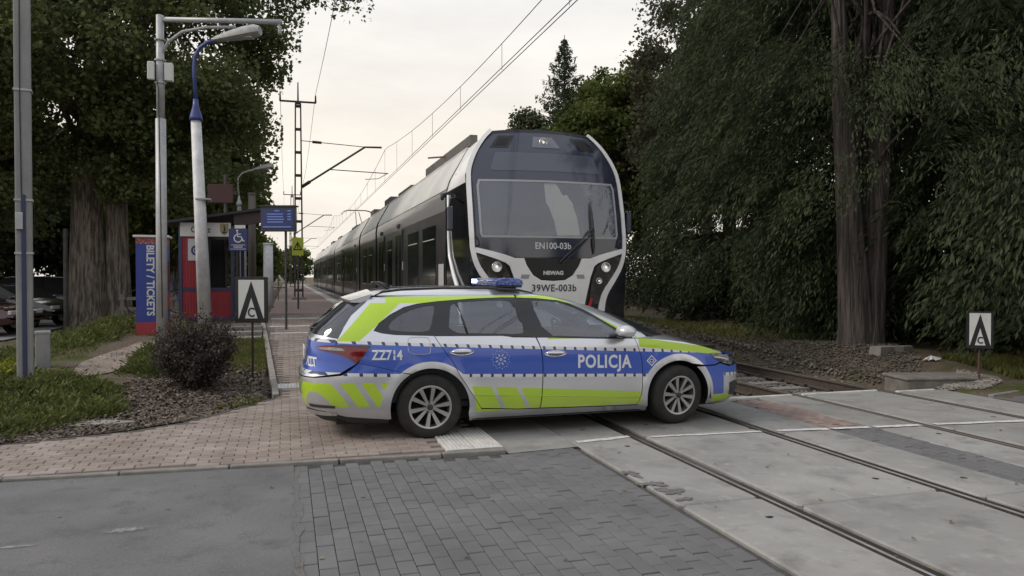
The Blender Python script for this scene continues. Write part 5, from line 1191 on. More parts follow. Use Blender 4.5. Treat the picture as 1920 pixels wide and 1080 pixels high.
addband([(.0 + .095 * math.cos(a), 2.09 + .095 * math.sin(a)) for a in np.linspace(R(95), R(345), 18)], .026); addband([(-.015, 2.24), (-.01, 2.13), (.08, 2.125), (.125, 2.02), (.16, 2.03)], .03); addband([(-.01, 2.19), (.07, 2.19)], .022)
pm.add([(.03 - .02 + .027 * math.cos(a), -.033, 2.275 + .027 * math.sin(a)) for a in np.linspace(0, 6.28, 12, endpoint=False)], [tuple(range(12))])
for z, w in ((1.925, .34), (1.895, .22), (1.865, .22), (1.825, .38)): pm.add([(.03 - w / 2, -.033, z - .006), (.03 + w / 2, -.033, z - .006), (.03 + w / 2, -.033, z + .006), (.03 - w / 2, -.033, z + .006)], [(0, 1, 2, 3)])
pm.build('pictogram', SIGNW, p)
# black litter bin beside it
p = thing('litter_bin', 'black slim litter bin at the shelter corner under the blue sign', 'bin', (-1.06, 19.75, .55)); MB().cyl((0, 0, .05), (0, 0, 1.0), .15, .17, 14).build('bin_drum', SIGNK, p, smooth=False); MB().cyl((0, 0, 1.0), (0, 0, 1.05), .19, .15, 14).build('bin_lid', SIGNK, p)

# departure display
p = thing('departure_display', 'blue electronic departure display hanging at the end of the shelter roof', 'display', (-.17, 17.85, 0), FACE)
MB().cyl((.12, .12, .45), (.12, .12, 2.75), .028, .028, 10).build('display_post', STEEL, p); MB().box((0, 0, 2.98), (.78, .16, .56)).build('display_case', M('display_case', (.05, .055, .075), .4), p, bevel=.015); MB().box((0, 0, 3.275), (.84, .22, .03)).build('display_hood', STEEL, p)
scr = MB().box((0, -.085, 2.985), (.70, .01, .44)).build('display_screen', M('screen_blue', (.02, .03, .10), .25, emit=(.03, .06, .28), estr=.10), p)
ln = MB()
for z, x0, x1 in ((3.165, -.08, .04), (3.09, -.24, .12), (3.03, -.24, .12), (2.97, -.24, .14), (2.91, -.24, .12), (2.80, -.33, .30), (3.165, .22, .3), (3.09, .22, .3), (3.03, .22, .3), (2.97, .22, .3)): ln.add([(x0, -.092, z - .012), (x1, -.092, z - .012), (x1, -.092, z + .012), (x0, -.092, z + .012)], [(0, 1, 2, 3)])
tag(ln.build('text_rows', M('screen_text', (.12, .18, .45), .4, emit=(.15, .22, .5), estr=.25), scr), kind='stuff')

# warning triangle on yellow-green board
p = thing('warning_board', 'yellow-green warning board with a black triangle under the departure display', 'sign', (.33, 24.5, .6), FACE)
MB().box((0, 0, 2.02), (.36, .02, .56)).build('board_panel', YEL, p); tri = [(-.15, 1.90), (.15, 1.90), (0, 2.18)]; ti = inset(tri, .035)
MB().add([(a, -.014, z) for a, z in tri + ti], [(i, (i + 1) % 3, 3 + (i + 1) % 3, 3 + i) for i in range(3)]).add([(-.012, -.014, 1.95), (.012, -.014, 1.95), (.02, -.014, 2.1), (-.02, -.014, 2.1)], [(0, 1, 2, 3)]).build('triangle', SIGNK, p); MB().cyl((0, .03, 0), (0, .03, 2.3), .03, .03, 8).build('board_post', STEEL, p)
p = thing('brown_sign', 'plain dark brown sign panel under the trees, above the shelter', 'sign', (-1.70, 21.45, .6), FACE)
MB().box((0, 0, 3.30), (.68, .03, .50)).build('panel', M('brown_panel', (.060, .022, .022), .6), p, bevel=.005); MB().cyl((.12, .05, 0), (.12, .05, 3.8), .05, .05, 8).build('panel_post', STEEL, p)
# other posts on the platform
for (px_, py__, h, r, m_, lb) in ((-.95, 22.6, 3.4, .11, M('weathered_wood', (.09, .08, .07), .9, col2=(.14, .125, .11), vs=8, stretch=(1, 1, .2)), 'thick weathered wooden pole beside the shelter roof end'), (-.58, 25.5, 2.1, .16, PWHITE, 'short pale concrete column on the platform behind the wooden pole'), (-1.25, 24.0, 2.2, .08, CPOLE, 'thin pale concrete post just right of the blue access sign')):
    p = thing('platform_post', lb, 'post', (px_, py__, .62)); MB().cyl((0, 0, -.05), (0, 0, h), r, r * .92, 12).build('post_shaft', m_, p, smooth=True); MB().cyl((0, 0, h), (0, 0, h + .04), r * 1.1, r * 1.0, 12).build('post_cap', m_, p)
# low railing across the far platform
p = thing('railing', 'dark metal railing across the back of the platform', 'railing', (-1.2, 33, .65))
for k in range(2): MB().cyl((-1.6, 0, .55 + k * .45), (1.2, 0, .55 + k * .45), .025, .025, 6).build('rail_bar', STEEL, p)
for k in range(9): MB().cyl((-1.6 + k * .35, 0, 0), (-1.6 + k * .35, 0, 1.0), .014, .014, 5).build('baluster', STEEL, p)

# "A C" whistle boards
def whistle(label, x, y, z, w, h, zb, cs, post):
    p = thing('whistle_board', label, 'sign', (x, y, z), FACE if x < 5 else R(-36))
    MB().cyl((0, .03, -.1), (0, .03, zb + h * .6), .017, .017, 8).build('board_post', post, p)
    b = MB().box((0, 0, zb + h / 2), (w, .03, h)).build('board_frame', SIGNK, p, bevel=.004)
    f = .088 * w / .5; wi, hi = w / 2 - f * .62, h - f * 1.25
    MB().box((0, -.0175, zb + h / 2 + .012), (wi * 2, .004, hi)).build('white_field', SIGNW, b)
    z0 = zb + h / 2 + .012 - hi / 2; z1 = zb + h / 2 + .012 + hi / 2
    MB().add([(-wi * .96, -.0215, z0), (-wi * .50, -.0215, z0), (0, -.0215, z0 + hi * .54), (0, -.0215, z1 - hi * .03)], [(0, 1, 2, 3)]).add([(wi * .96, -.0215, z0), (0, -.0215, z1 - hi * .03), (0, -.0215, z0 + hi * .54), (wi * .50, -.0215, z0)], [(0, 1, 2, 3)]).build('black_chevron', SIGNK, b)
    text_plate('lettering', 'C', cs, (0, -.0235, z0 + hi * .145), (1, 0, 0), (0, 0, 1), SIGNK, b, weight=.004, sx=.8)
    return p
whistle('whistle board with large black A on white, on a black post in the bark bed', -.52, 12.1, tz(-.52, 12.1), .50, .70, .87, .20, SIGNK)
whistle('small black and white A board on a rusty post at the right edge', 10.03, 8.76, tz(10.03, 8.76), .36, .565, .52, .14, M('rusty_post', (.11, .035, .03), .8, col2=(.07, .05, .045), vs=9))

# ---- overhead line masts and wires
def lattice(label, x, y, z, H, side=1, w0=.34, w1=.22, span=1.0):
    p = thing('catenary_mast', label, 'mast', (x, y, z))
    for s in (-1, 1):
        b = MB(); b.add([(s * w0 / 2 - .035, -.05, 0), (s * w0 / 2 + .035, -.05, 0), (s * w0 / 2 + .035, .05, 0), (s * w0 / 2 - .035, .05, 0), (s * w1 / 2 - .03, -.05, H), (s * w1 / 2 + .03, -.05, H), (s * w1 / 2 + .03, .05, H), (s * w1 / 2 - .03, .05, H)], [(0, 3, 2, 1), (4, 5, 6, 7), (0, 1, 5, 4), (1, 2, 6, 5), (2, 3, 7, 6), (3, 0, 4, 7)]); b.build('mast_leg', STEEL, p)
    n = 9
    for i in range(n): zz = .4 + (H - .5) * i / (n - 1); MB().box((0, 0, zz), (w0 + (w1 - w0) * zz / H, .07, .12)).build('batten', STEEL, p)
    MB().box((0, 0, .03), (.62, .5, .16)).build('mast_foot', CPOLE, p, bevel=.02)
    MB().box((0, 0, H + .05), (.26, .14, .12)).build('mast_cap', STEEL, p)
    MB().cyl((0, 0, H), (0, 0, H + .95), .04, .025, 8).build('spike', STEEL, p)
    MB().box((0, 0, H + .1), (1.55 * span, .08, .07)).build('cross_arm', STEEL, p)
    for s in (-1, 1): MB().cyl((s * .75 * span, 0, H + .1), (s * .75 * span, 0, H + .42), .045, .03, 8).build('insulator', M('insulator_brown', (.05, .03, .025), .4), p)
    return p
ZC = 6.0; XC = 4.33       # contact wire over the near track
masts = [(.50, 34.3, .66), (.50, 73.4, .66), (.5, 112, .3)]
labels = ['tall black lattice catenary mast standing on the platform', 'second lattice catenary mast, farther along the platform', 'most distant lattice catenary mast at the end of the platform']
for k, (x, y, z) in enumerate(masts):
    p = lattice(labels[k], x, y, z, 8.6)
    # cantilever: top tie, raking tube, registration arm
    MB().cyl((.12, 0, 7.0), (3.0, 0, 6.85), .018, .018, 6).build('top_tie', STEEL, p); MB().cyl((.6, 0, 6.97), (1.0, 0, 6.95), .06, .06, 8).build('tie_insulator', M('insulator_brown', (.05, .03, .025), .4), p)
    MB().tube([(.12, 0, 4.95), (2.9, 0, 6.85), (3.65, 0, 6.87)], .045, 8).build('cantilever', STEEL, p); MB().cyl((.14, 0, 4.96), (.5, 0, 5.21), .075, .075, 8).build('foot_insulator', M('insulator_brown', (.05, .03, .025), .4), p)
    MB().tube([(1.3, 0, 5.78), (3.95, 0, 5.70)], .022, 6).build('registration_arm', STEEL, p); MB().tube([(3.9, 0, 5.70), (3.5, 0, 5.45), (2.9, 0, 5.40)], .016, 6).build('steady_arm', STEEL, p)
p = lattice('distant lattice mast on the far right of the tracks behind the train', 10.6, 95, 0, 8.6)
WIRE = M('wire', (.05, .05, .05), .5, .4)
def wire(label, nm, x, y0, y1, zf, r=.011, n=60, x1=None):
    pts = [((x + ((x1 if x1 is not None else x) - x) * i / n), y0 + (y1 - y0) * i / n, zf(y0 + (y1 - y0) * i / n)) for i in range(n + 1)]
    o = MB().tube(pts, r, 4).build(nm, WIRE); return tag(o, label, 'wire')
def sag(y):   # messenger wire height
    y0 = 34.3; sp = 39.1; t = ((y - y0) / sp) % 1.0; return ZC + .55 + .95 * (2 * t - 1) ** 2
wire('lower of the two parallel contact wires above the train', 'contact_wire', XC - .05, -40, 115, lambda y: ZC, .011)
wire('upper of the two parallel contact wires above the train', 'contact_wire', XC + .05, -40, 115, lambda y: ZC + .012, .011)
wire('sagging carrier wire above the two contact wires', 'carrier_wire', XC, -40, 115, sag, .010, 160)
dr = tag(thing('dropper_wires', None, None), 'thin vertical dropper wires between carrier and contact wires', 'wire')
for i in range(34):
    y = -20 + i * 3.9; MB().cyl((XC, y, ZC), (XC, y, sag(y)), .005, .005, 4).build('dropper', WIRE, dr)
wire('feeder wire on the left insulators of the masts, nearest the trees', 'feeder_wire', -.25, -30, 115, lambda y: 9.75 - .9 * math.sin(math.pi * (((y - 34.3) / 39.1) % 1)), .009, 120)
wire('feeder wire on the right insulators of the masts, nearest the train', 'feeder_wire', 1.25, -30, 115, lambda y: 9.75 - .9 * math.sin(math.pi * (((y - 34.3) / 39.1) % 1)), .009, 120)

# concrete manhole ring, litter, stones on the right bank
p = thing('concrete_block', 'low weathered concrete block half buried in the bank beside the right track', 'concrete block', (9.72, 9.18, -.29), R(-12))
CB_ = M('ring_concrete', (.13, .118, .106), .9, col2=(.21, .195, .178), vs=5, bump=.6, bs=30)
MB().box((0, 0, .18), (1.45, .62, .44)).build('block_body', CB_, p, bevel=.03); MB().box((0, 0, .415), (1.50, .66, .05)).build('block_top', CB_, p, bevel=.02)
pl = blob(10.55, 10.15, .16, .06, 18, 5, .8); n = len(pl)
tag(mesh_obj('plastic_scrap', [(a, b, tz(a, b) + .03 + .02 * math.sin(i * 2.1)) for i, (a, b) in enumerate(pl)] + [(10.55, 10.15, tz(10.55, 10.15) + .09)], [(i, (i + 1) % n, n) for i in range(n)], M('litter_white', (.62, .62, .64), .5)), 'crumpled white plastic scrap on the soil beside the right-hand board', 'litter')
fl_ = blob(10.55, 11.05, .40, .14, 16, 9, .6); n = len(fl_)
tag(mesh_obj('flat_stone', [(a, b, tz(a, b) - .02) for a, b in fl_] + [(a * .95 + 10.55 * .05, b * .95 + 11.05 * .05, tz(10.55, 11.05) + .10) for a, b in fl_], [tuple(range(n, 2 * n))] + [(i, (i + 1) % n, n + (i + 1) % n, n + i) for i in range(n)], KERBM), 'flat pale stone at the foot of the big right-hand tree', 'stone')
p = tag(thing('bank_kerb', None, None), kind='structure'); stones('edging_stone', [(9.4, 8.03), (9.9, 8.16), (11.5, 8.56), (16, 9.3)], p, .08, .03, .15, L=.8)
sl_ = blob(-2.15, 9.35, .42, .16, 22, 3, .35); n = len(sl_)
tag(mesh_obj('stepping_slab', [(a, b, tz(a, b) - .03) for a, b in sl_] + [(a, b, tz(-2.15, 9.35) + .03) for a, b in sl_], [tuple(range(n, 2 * n))] + [(i, (i + 1) % n, n + (i + 1) % n, n + i) for i in range(n)], M('worn_stone', (.22, .205, .185), .9, col2=(.30, .285, .265), vs=5, bump=.5, bs=30)), 'irregular flat worn slab lying in the bark bed near the pavement', 'slab')
# ================================================================ trees and planting
def unit(v): return v / np.maximum(1e-9, np.linalg.norm(v, axis=1, keepdims=True))
def leaves(C_, size, rng, droop=0.0, aspect=.75, out=None, jit=.6, flat=.0):
    """rhombic leaf quads at centres C_ (N,3)"""
    N = len(C_); d = unit(rng.normal(size=(N, 3)))
    if out is not None: d = unit(d * (1 - droop) + out * droop)
    n = unit(rng.normal(size=(N, 3)) + np.array([0, 0, flat])); s = unit(np.cross(d, n)); L_ = size * (1 + jit * (rng.random((N, 1)) - .5) * 2); w = L_ * aspect * .5
    V = np.empty((N, 4, 3)); V[:, 0] = C_ - d * L_ * .5; V[:, 1] = C_ + s * w; V[:, 2] = C_ + d * L_ * .5; V[:, 3] = C_ - s * w
    return V.reshape(-1, 3)
def leafmat(name, c1, c2, trans=.25, vs=.5, island=.2, rough=.7):
    return M(name, c1, rough, col2=c2, vs=vs, vdet=3, lo=.3, hi=.7, island=island, trans=trans, spec=.15)
BARK = M('bark', (.085, .07, .06), .95, col2=(.27, .235, .20), vs=3.4, vdet=9, stretch=(4, 4, .5), lo=.42, hi=.60, bump=1.0, bs=6, dist=.10)
BARK2 = M('cedar_bark', (.048, .04, .037), .95, col2=(.12, .10, .092), vs=5, vdet=9, stretch=(4, 4, .25), lo=.42, hi=.62, bump=1.0, bs=7, dist=.08)
def trunk_mesh(path, radii, n=40, flute=.08, seed=0, nm='trunk', mat=None, parent=None, k=7):
    r = random.Random(seed); ph = [r.uniform(0, 6.28) for _ in range(5)]; P_ = []; pts = [Vector(p) for p in path]
    # resample
    ts = np.linspace(0, len(pts) - 1, max(8, (len(pts) - 1) * 6)); v = []
    for t in ts:
        i = min(int(t), len(pts) - 2); u = t - i; c = pts[i].lerp(pts[i + 1], u); rad = radii[i] + (radii[i + 1] - radii[i]) * u
        for j in range(n):
            a = 2 * math.pi * j / n; f = 1 + flute * (math.sin(k * a + ph[0] + t * .5) * .5 + math.sin(3 * a + ph[1] - t * .7) * .6 + abs(math.sin(13 * a + ph[2] + math.sin(t * 1.3 + a * 2) * .8)) * .7); v.append((c.x + math.cos(a) * rad * f, c.y + math.sin(a) * rad * f, c.z))
    m = len(ts); f = [(i * n + j, i * n + (j + 1) % n, (i + 1) * n + (j + 1) % n, (i + 1) * n + j) for i in range(m - 1) for j in range(n)]
    return mesh_obj(nm, v, f, mat or BARK, parent, smooth=True)
def limb_set(root_pts, tips, rng, r0=.14, parent=None, mat=None):
    b = MB()
    for t in tips:
        s = root_pts[rng.integers(len(root_pts))]; s = Vector(s); t = Vector(t); m = s.lerp(t, .5) + Vector((rng.normal() * .3, rng.normal() * .3, .35 + rng.random() * .4)); b.tube([s, s.lerp(m, .5) + Vector((0, 0, .1)), m, m.lerp(t, .55), t], [r0, r0 * .75, r0 * .5, r0 * .3, r0 * .1], 6)
    o = b.build('branches', mat or BARK, parent, smooth=True); tag(o, kind='stuff'); return o

def broadleaf(label, loc, H, trunk_r, ells, nclump, per, leaf, mat, seed, cl_r=.75, bole=3.0, limb=40, group=None, fork=None, shell=.55, name='broadleaf_tree', squash=.75, low=None):
    rng = np.random.default_rng(seed); t = thing(name, label, 'tree', loc, 0, group)
    trunk_mesh([(0, 0, -.25), (0, 0, .35), (rng.normal() * .05, 0, bole), (rng.normal() * .15, rng.normal() * .1, H * .55), (rng.normal() * .3, 0, H * .85)], [trunk_r * 1.75, trunk_r * 1.18, trunk_r * .85, trunk_r * .5, trunk_r * .1], seed=seed, parent=t)
    cs = []; wts = np.array([e[1][0] * e[1][1] * e[1][2] for e in ells]); wts = wts / wts.sum()
    for c, r in [ells[i] for i in rng.choice(len(ells), nclump, p=wts)]:
        d = unit(rng.normal(size=(1, 3)))[0]; rad = shell + (1 - shell) * rng.random() ** .6; q = np.array(c) + d * np.array(r) * rad
        if low is None or q[2] > low: cs.append(q)
    cs = np.array(cs); rr = cl_r * (.65 + .7 * rng.random(len(cs)))
    k = rng.integers(0, len(cs), len(cs) * per); off = np.clip(rng.normal(size=(len(k), 3)), -1.7, 1.7) * .46; off[:, 2] *= squash
    Cn = cs[k] + off * rr[k][:, None]
    o = np_quads('crown', leaves(Cn, leaf, rng, .0, .8, flat=1.1), mat, t); 
    roots = [(0, 0, bole + (H * .8 - bole) * u) for u in np.linspace(0, 1, 8)]; limb_set(roots, cs[rng.choice(len(cs), min(limb, len(cs)), replace=False)], rng, trunk_r * .28, t)
    return t
POP = leafmat('poplar_leaf', (.105, .132, .052), (.170, .192, .080), .5, rough=.5); LIME = leafmat('lime_leaf', (.075, .105, .028), (.135, .155, .048), .42); DARKL = leafmat('dark_leaf', (.042, .056, .027), (.085, .100, .046), .32); BROWNL = leafmat('sparse_leaf', (.055, .056, .036), (.090, .086, .055), .3)
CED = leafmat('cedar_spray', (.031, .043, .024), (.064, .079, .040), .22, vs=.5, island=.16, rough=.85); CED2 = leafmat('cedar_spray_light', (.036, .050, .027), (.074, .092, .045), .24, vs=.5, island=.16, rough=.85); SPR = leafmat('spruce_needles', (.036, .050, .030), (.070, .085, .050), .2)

# ---- left: two-stemmed poplar by the car park, others behind it
t = broadleaf('huge poplar with furrowed double trunk beside the car park, crown over the platform', (-6.35, 27.9, -.02), 17, .47, [((0, -.5, 9.6), (5.8, 4.6, 5.2)), ((2.9, -2.4, 9.4), (3.5, 3.0, 3.2)), ((-3.5, -1, 7.0), (3.8, 4.2, 3.6)), ((3.0, -1.0, 6.3), (3.1, 2.6, 2.7)), ((1, 0, 14), (5, 4.5, 3.5)), ((5.0, -2.0, 11.3), (3.5, 2.6, 2.3))], 390, 470, .124, POP, 11, .92, 5.5, 70, low=3.6, name='poplar_tree')
trunk_mesh([(.95, .1, -.15), (.92, .1, .5), (.88, .05, 3), (.9, 0, 6.5), (1.6, .2, 11)], [.62, .40, .33, .27, .1], seed=5, parent=t, nm='second_trunk')
broadleaf('dense tree filling the upper left corner, left of the huge poplar', (-13.0, 30.5, -.02), 15, .4, [((0, 0, 8.8), (5, 4.5, 5.5)), ((2, 0, 5.0), (3.2, 3, 2.4)), ((2, -1, 12), (4, 4, 3))], 270, 300, .18, POP, 12, .95, 4, 40, low=2.4, name='poplar_tree')
broadleaf('leafy tree behind the huge poplar, above the ticket machine', (-5.2, 40, -.02), 13, .35, [((0, 0, 7.5), (4.4, 4, 5)), ((1, 0, 4.2), (3.2, 3, 2.2))], 230, 240, .20, LIME, 13, .95, 3, 30, low=1.8)
broadleaf('rounded tree behind the parked cars at the left edge', (-16.0, 44, -.02), 9, .3, [((0, 0, 4.6), (5, 4, 4))], 260, 160, .22, DARKL, 14, .9, 2, 20, low=.6)
broadleaf('low leafy tree between the shelter and the huge trunk', (-8.6, 46, -.02), 8, .3, [((0, 0, 4.0), (4.6, 4, 3.8))], 260, 160, .22, DARKL, 15, .9, 2, 20, low=.4)
for k, (x, y) in enumerate([(-8.5, 55), (-9.5, 68), (-9.0, 82), (-10, 98)]):
    o = copy_tree(bpy.data.objects['broadleaf_tree']); o.location = (x, y, 0); o.rotation_euler = (0, 0, k * 2.1); o.scale = (1, 1, 1.0 - .06 * k); o['label'] = ('first', 'second', 'third', 'last')[k] + ' tree in the row along the far platform, counted from the shelter'; o['group'] = 'row of trees along the far platform'
for k, (x, y, s_, lb) in enumerate([(-2.6, 60, .7, 'small pale green tree beyond the shelter, behind the platform lamp'), (-4.6, 78, .9, 'far green tree left of the tracks, behind the distant masts'), (1.2, 128, 1.0, 'far round tree at the end of the platform, beside the distant rails'), (-4.8, 104, 1.0, 'far tree left of the tracks, nearer of the two behind the departure display'), (-3.6, 122, 1.05, 'far tree left of the tracks, farther of the two behind the departure display')]):
    broadleaf(lb, (x, y, 0), 7 * s_, .2, [((0, 0, 3.6 * s_), (2.6 * s_, 2.4 * s_, 3.0 * s_))], 110, 110, .26, LIME, 20 + k, .8, 1.4, 10, low=.3)

# ---- right: cedars and other dark trees in a wall behind the second track
def cedar(label, loc, H, R_, tr, seed, mat, nspray=1500, per=60, leaf=.16, base=1.0, trunks=((0, 0),), group=None, face=False, prof=None):
    rng = np.random.default_rng(seed); t = thing('cedar_tree', label, 'tree', loc, 0, group)
    for k, (dx, dy) in enumerate(trunks): trunk_mesh([(dx * .25, dy * .25, -.3), (dx * .4, dy * .4, .5), (dx * .8, dy, 2.6), (dx * 1.5, dy * 1.5, H * .45), (dx * 2.0, dy * 2, H * .92)], [tr * 1.7, tr * 1.15, tr * .88, tr * .55, tr * .1], 40, .13, seed + k, 'trunk', BARK2, t, 9)
    pr = prof or ([0, .12, .4, .75, 1], [.62, .95, 1.0, .66, .06]); nb = nspray // 13
    zb = base + (H - base) * rng.random(nb) ** 1.1; ub = (zb - base) / (H - base); ab = rng.random(nb) * 2 * math.pi; rb_ = R_ * np.interp(ub, *pr) * (1 + .2 * np.sin(3 * ab + 4 * ub + seed)) * (.5 + .5 * rng.random(nb) ** .5)
    kb = rng.integers(0, nb, nspray); Bc = np.c_[np.cos(ab) * rb_, np.sin(ab) * rb_, zb]; C_ = Bc[kb] + rng.normal(size=(nspray, 3)) * np.array([.46, .46, .24]); z = C_[:, 2]; u = np.clip((z - base) / (H - base), 0, 1); a = np.arctan2(C_[:, 1], C_[:, 0])
    if face:
        da = np.abs((a - math.atan2(-.74, -.67) + math.pi) % (2 * math.pi) - math.pi); keep = (da > .7) | (z > H * .62) | (rng.random(nspray) < np.where(z < 3.4, .2, .8)); z, a, u, C_ = z[keep], a[keep], u[keep], C_[keep]; nspray = len(z)
    outw = np.c_[np.cos(a), np.sin(a), -.55 * np.ones(nspray)]
    # each spray: a drooping fan of flattened leaves
    k = np.repeat(np.arange(nspray), per); s = rng.random(len(k)); L_ = (.55 + .5 * rng.random(nspray))[k]
    side = np.c_[-np.sin(a), np.cos(a), np.zeros(nspray)][k]
    pos = C_[k] + outw[k] * (s * L_)[:, None] * .9 + side * (rng.normal(size=len(k)) * .22 * (1.15 - s * .6))[:, None] + np.c_[np.zeros(len(k)), np.zeros(len(k)), -.55 * s ** 2 * L_ + rng.normal(size=len(k)) * .07]
    dirs = unit(outw[k] + np.c_[np.zeros((len(k), 2)), -1.1 * s[:, None]] + rng.normal(size=(len(k), 3)) * .35)
    np_quads('crown', leaves(pos, leaf * 1.2, rng, .85, .25, out=dirs, jit=.45), mat, t)
    limb_set([(0, 0, q) for q in np.linspace(base + .5, H * .85, 10)], C_[rng.choice(nspray, 40, replace=False)], rng, .045, t, BARK2)
    return t
cedar('great cedar with thick furrowed twin trunk standing beside the right track', (10.75, 11.95, .12), 12.5, 2.5, .25, 31, CED2, 980, 115, .092, 2.9, ((-.34, .06), (.28, -.05)), face=True, prof=([0, .1, .3, .6, 1], [.55, .85, 1.15, 1.25, .5]))
wall = [(14.0, 9.4, 13.0, 3.4, 'dark drooping cedar at the right edge of the picture'), (13.6, 15.2, 14.0, 3.6, 'dark cedar directly behind the great twin-trunked cedar'), (15.4, 20.5, 13.5, 3.3, 'dark cedar in the middle of the tree wall'), (17.2, 26.5, 12.8, 3.3, 'dark cedar nearest the train in the tree wall'), (17.5, 13.0, 15.5, 4.2, 'tall dark tree behind the right edge cedar'), (20.0, 22.0, 16, 4.4, 'tall dark tree rising behind the middle of the tree wall')]
c0 = cedar(wall[0][4], (wall[0][0], wall[0][1], .1), wall[0][2], wall[0][3], .35, 41, CED, 1500, 106, .116, .3)
c1 = cedar(wall[1][4], (wall[1][0], wall[1][1], .1), wall[1][2], wall[1][3], .35, 42, CED2, 1500, 106, .116, .3)
for k, (x, y, H, r_, lb) in enumerate(wall[2:]):
    src = (c0, c1)[k % 2]; o = copy_tree(src); o.location = (x, y, .1); o.rotation_euler = (0, 0, 1.3 + k * 1.9); sc_ = H / (13.0, 14.0)[k % 2]; o.scale = (r_ / (3.4, 3.6)[k % 2], r_ / (3.4, 3.6)[k % 2], sc_); o['label'] = lb
broadleaf('sparse dark-leaved tree with sky showing through, left end of the tree wall', (19.2, 31.5, 0), 16.5, .3, [((0, 0, 12), (3.6, 3.4, 4.2)), ((-1.2, -1, 8), (3.2, 3, 3.2))], 240, 110, .17, BROWNL, 51, .75, 5, 60, low=3)
broadleaf('airy tall tree whose top lets the sky through, behind the great cedar', (16.5, 17.5, 0), 19, .3, [((0, 0, 14.5), (4.2, 3.8, 4.2))], 260, 110, .17, BROWNL, 52, .75, 6, 60)
broadleaf('bright green deciduous tree standing right behind the train roof', (18.2, 41.0, 0), 15.5, .3, [((0, 0, 8.4), (3.2, 2.8, 5.4)), ((1.8, 0, 11.2), (2.8, 2.4, 3.4)), ((-2.6, 0, 6.6), (2.0, 2, 3.8)), ((3.5, -1, 6), (2.6, 2.4, 4))], 300, 190, .19, LIME, 53, .7, 2, 40, low=.6)
broadleaf('dark sparse tree between the bright deciduous tree and the tree wall', (21.6, 40.0, 0), 15, .28, [((0, 0, 9.5), (3.2, 3, 3.8))], 200, 110, .18, BROWNL, 54, .75, 4, 50)
broadleaf('green crown filling the gap between the spruce and the tree wall', (20.2, 47, 0), 15.5, .28, [((0, 0, 9.5), (3.4, 3, 5.6))], 210, 170, .2, LIME, 56, .85, 3, 30, low=1)
# spruce
def spruce(label, loc, H, R_, seed):
    rng = np.random.default_rng(seed); t = thing('spruce_tree', label, 'tree', loc)
    trunk_mesh([(0, 0, -.2), (0, 0, H * .5), (0, 0, H)], [.22, .14, .02], 10, .05, seed, 'trunk', BARK2, t); V = []; br = MB()
    for q in range(150):
        u = (q / 150) ** .9; z = 1.5 + (H - 1.7) * u; L_ = R_ * (1 - u) ** .85 + .12; a = q * 2.4 + rng.normal() * .2; n = int(40 + 240 * (1 - u)); s = rng.random(n)
        tip = np.array([math.cos(a) * L_, math.sin(a) * L_, .28 * L_ - .1]); p = s[:, None] * tip + np.array([0, 0, z]) - np.c_[np.zeros((n, 2)), (.5 * L_ * (s * (1 - s)))[:, None]]
        sd = np.array([-math.sin(a), math.cos(a), 0]); p += sd * (rng.normal(size=(n, 1)) * .22 * (1.1 - s)[:, None] * L_ ** .5); p[:, 2] -= np.abs(rng.normal(size=n)) * .14
        V.append(p); br.tube([(0, 0, z), tuple(np.array([0, 0, z]) + tip)], [.025, .006], 4)
    P_ = np.concatenate(V); np_quads('crown', leaves(P_, .23, rng, .0, .28), SPR, t); tag(br.build('branches', BARK2, t), kind='stuff'); return t
spruce('pointed spruce rising above the train, left of the bright deciduous tree', (16.5, 43.5, 0), 16.6, 5.4, 61)
broadleaf('small dark tree top just left of the train roof lamps', (14.0, 43, 0), 11.6, .2, [((0, 0, 8.0), (1.5, 1.5, 3.6))], 150, 110, .17, DARKL, 55, .6, 2, 20)
# understorey hedge that closes the wall down to the ground
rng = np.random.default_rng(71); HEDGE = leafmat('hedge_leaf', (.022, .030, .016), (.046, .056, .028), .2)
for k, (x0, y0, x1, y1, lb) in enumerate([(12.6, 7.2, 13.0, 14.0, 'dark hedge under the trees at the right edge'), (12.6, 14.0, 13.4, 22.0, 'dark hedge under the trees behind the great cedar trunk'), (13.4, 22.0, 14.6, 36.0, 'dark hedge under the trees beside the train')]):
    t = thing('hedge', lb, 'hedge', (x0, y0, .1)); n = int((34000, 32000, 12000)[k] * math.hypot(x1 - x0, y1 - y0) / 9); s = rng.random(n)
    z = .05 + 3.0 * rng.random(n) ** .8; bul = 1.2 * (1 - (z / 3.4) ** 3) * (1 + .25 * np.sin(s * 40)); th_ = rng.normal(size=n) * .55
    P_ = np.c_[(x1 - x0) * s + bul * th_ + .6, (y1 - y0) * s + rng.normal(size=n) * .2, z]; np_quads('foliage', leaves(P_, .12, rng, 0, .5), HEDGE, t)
    b = MB()
    for q in range(18): a = q / 17; b.tube([((x1 - x0) * a + .6, (y1 - y0) * a, -.1), ((x1 - x0) * a + .6 + rng.normal() * .2, (y1 - y0) * a + rng.normal() * .2, 2.4)], [.05, .015], 5)
    tag(b.build('stems', BARK2, t), kind='stuff')

# ---- the place goes on behind the viewer: trees either side of the line (they show in the glass)
lab = ['tree behind the viewer, left of the road', 'tree behind the viewer, right of the tracks', 'second tree behind the viewer, right of the tracks', 'tree behind the viewer, near the tracks']
src_p = [o for o in bpy.data.objects if o.name.startswith('poplar_tree')][1]
for k, (x, y, s_) in enumerate([(-11, -22, .85), (22, -30, .8), (9.5, -42, .8), (-3.5, -36, .8)]):
    o = copy_tree(src_p); o.location = (x, y, 0); o.rotation_euler = (0, 0, k * 1.7); o.scale = (s_, s_, s_); o['label'] = lab[k]

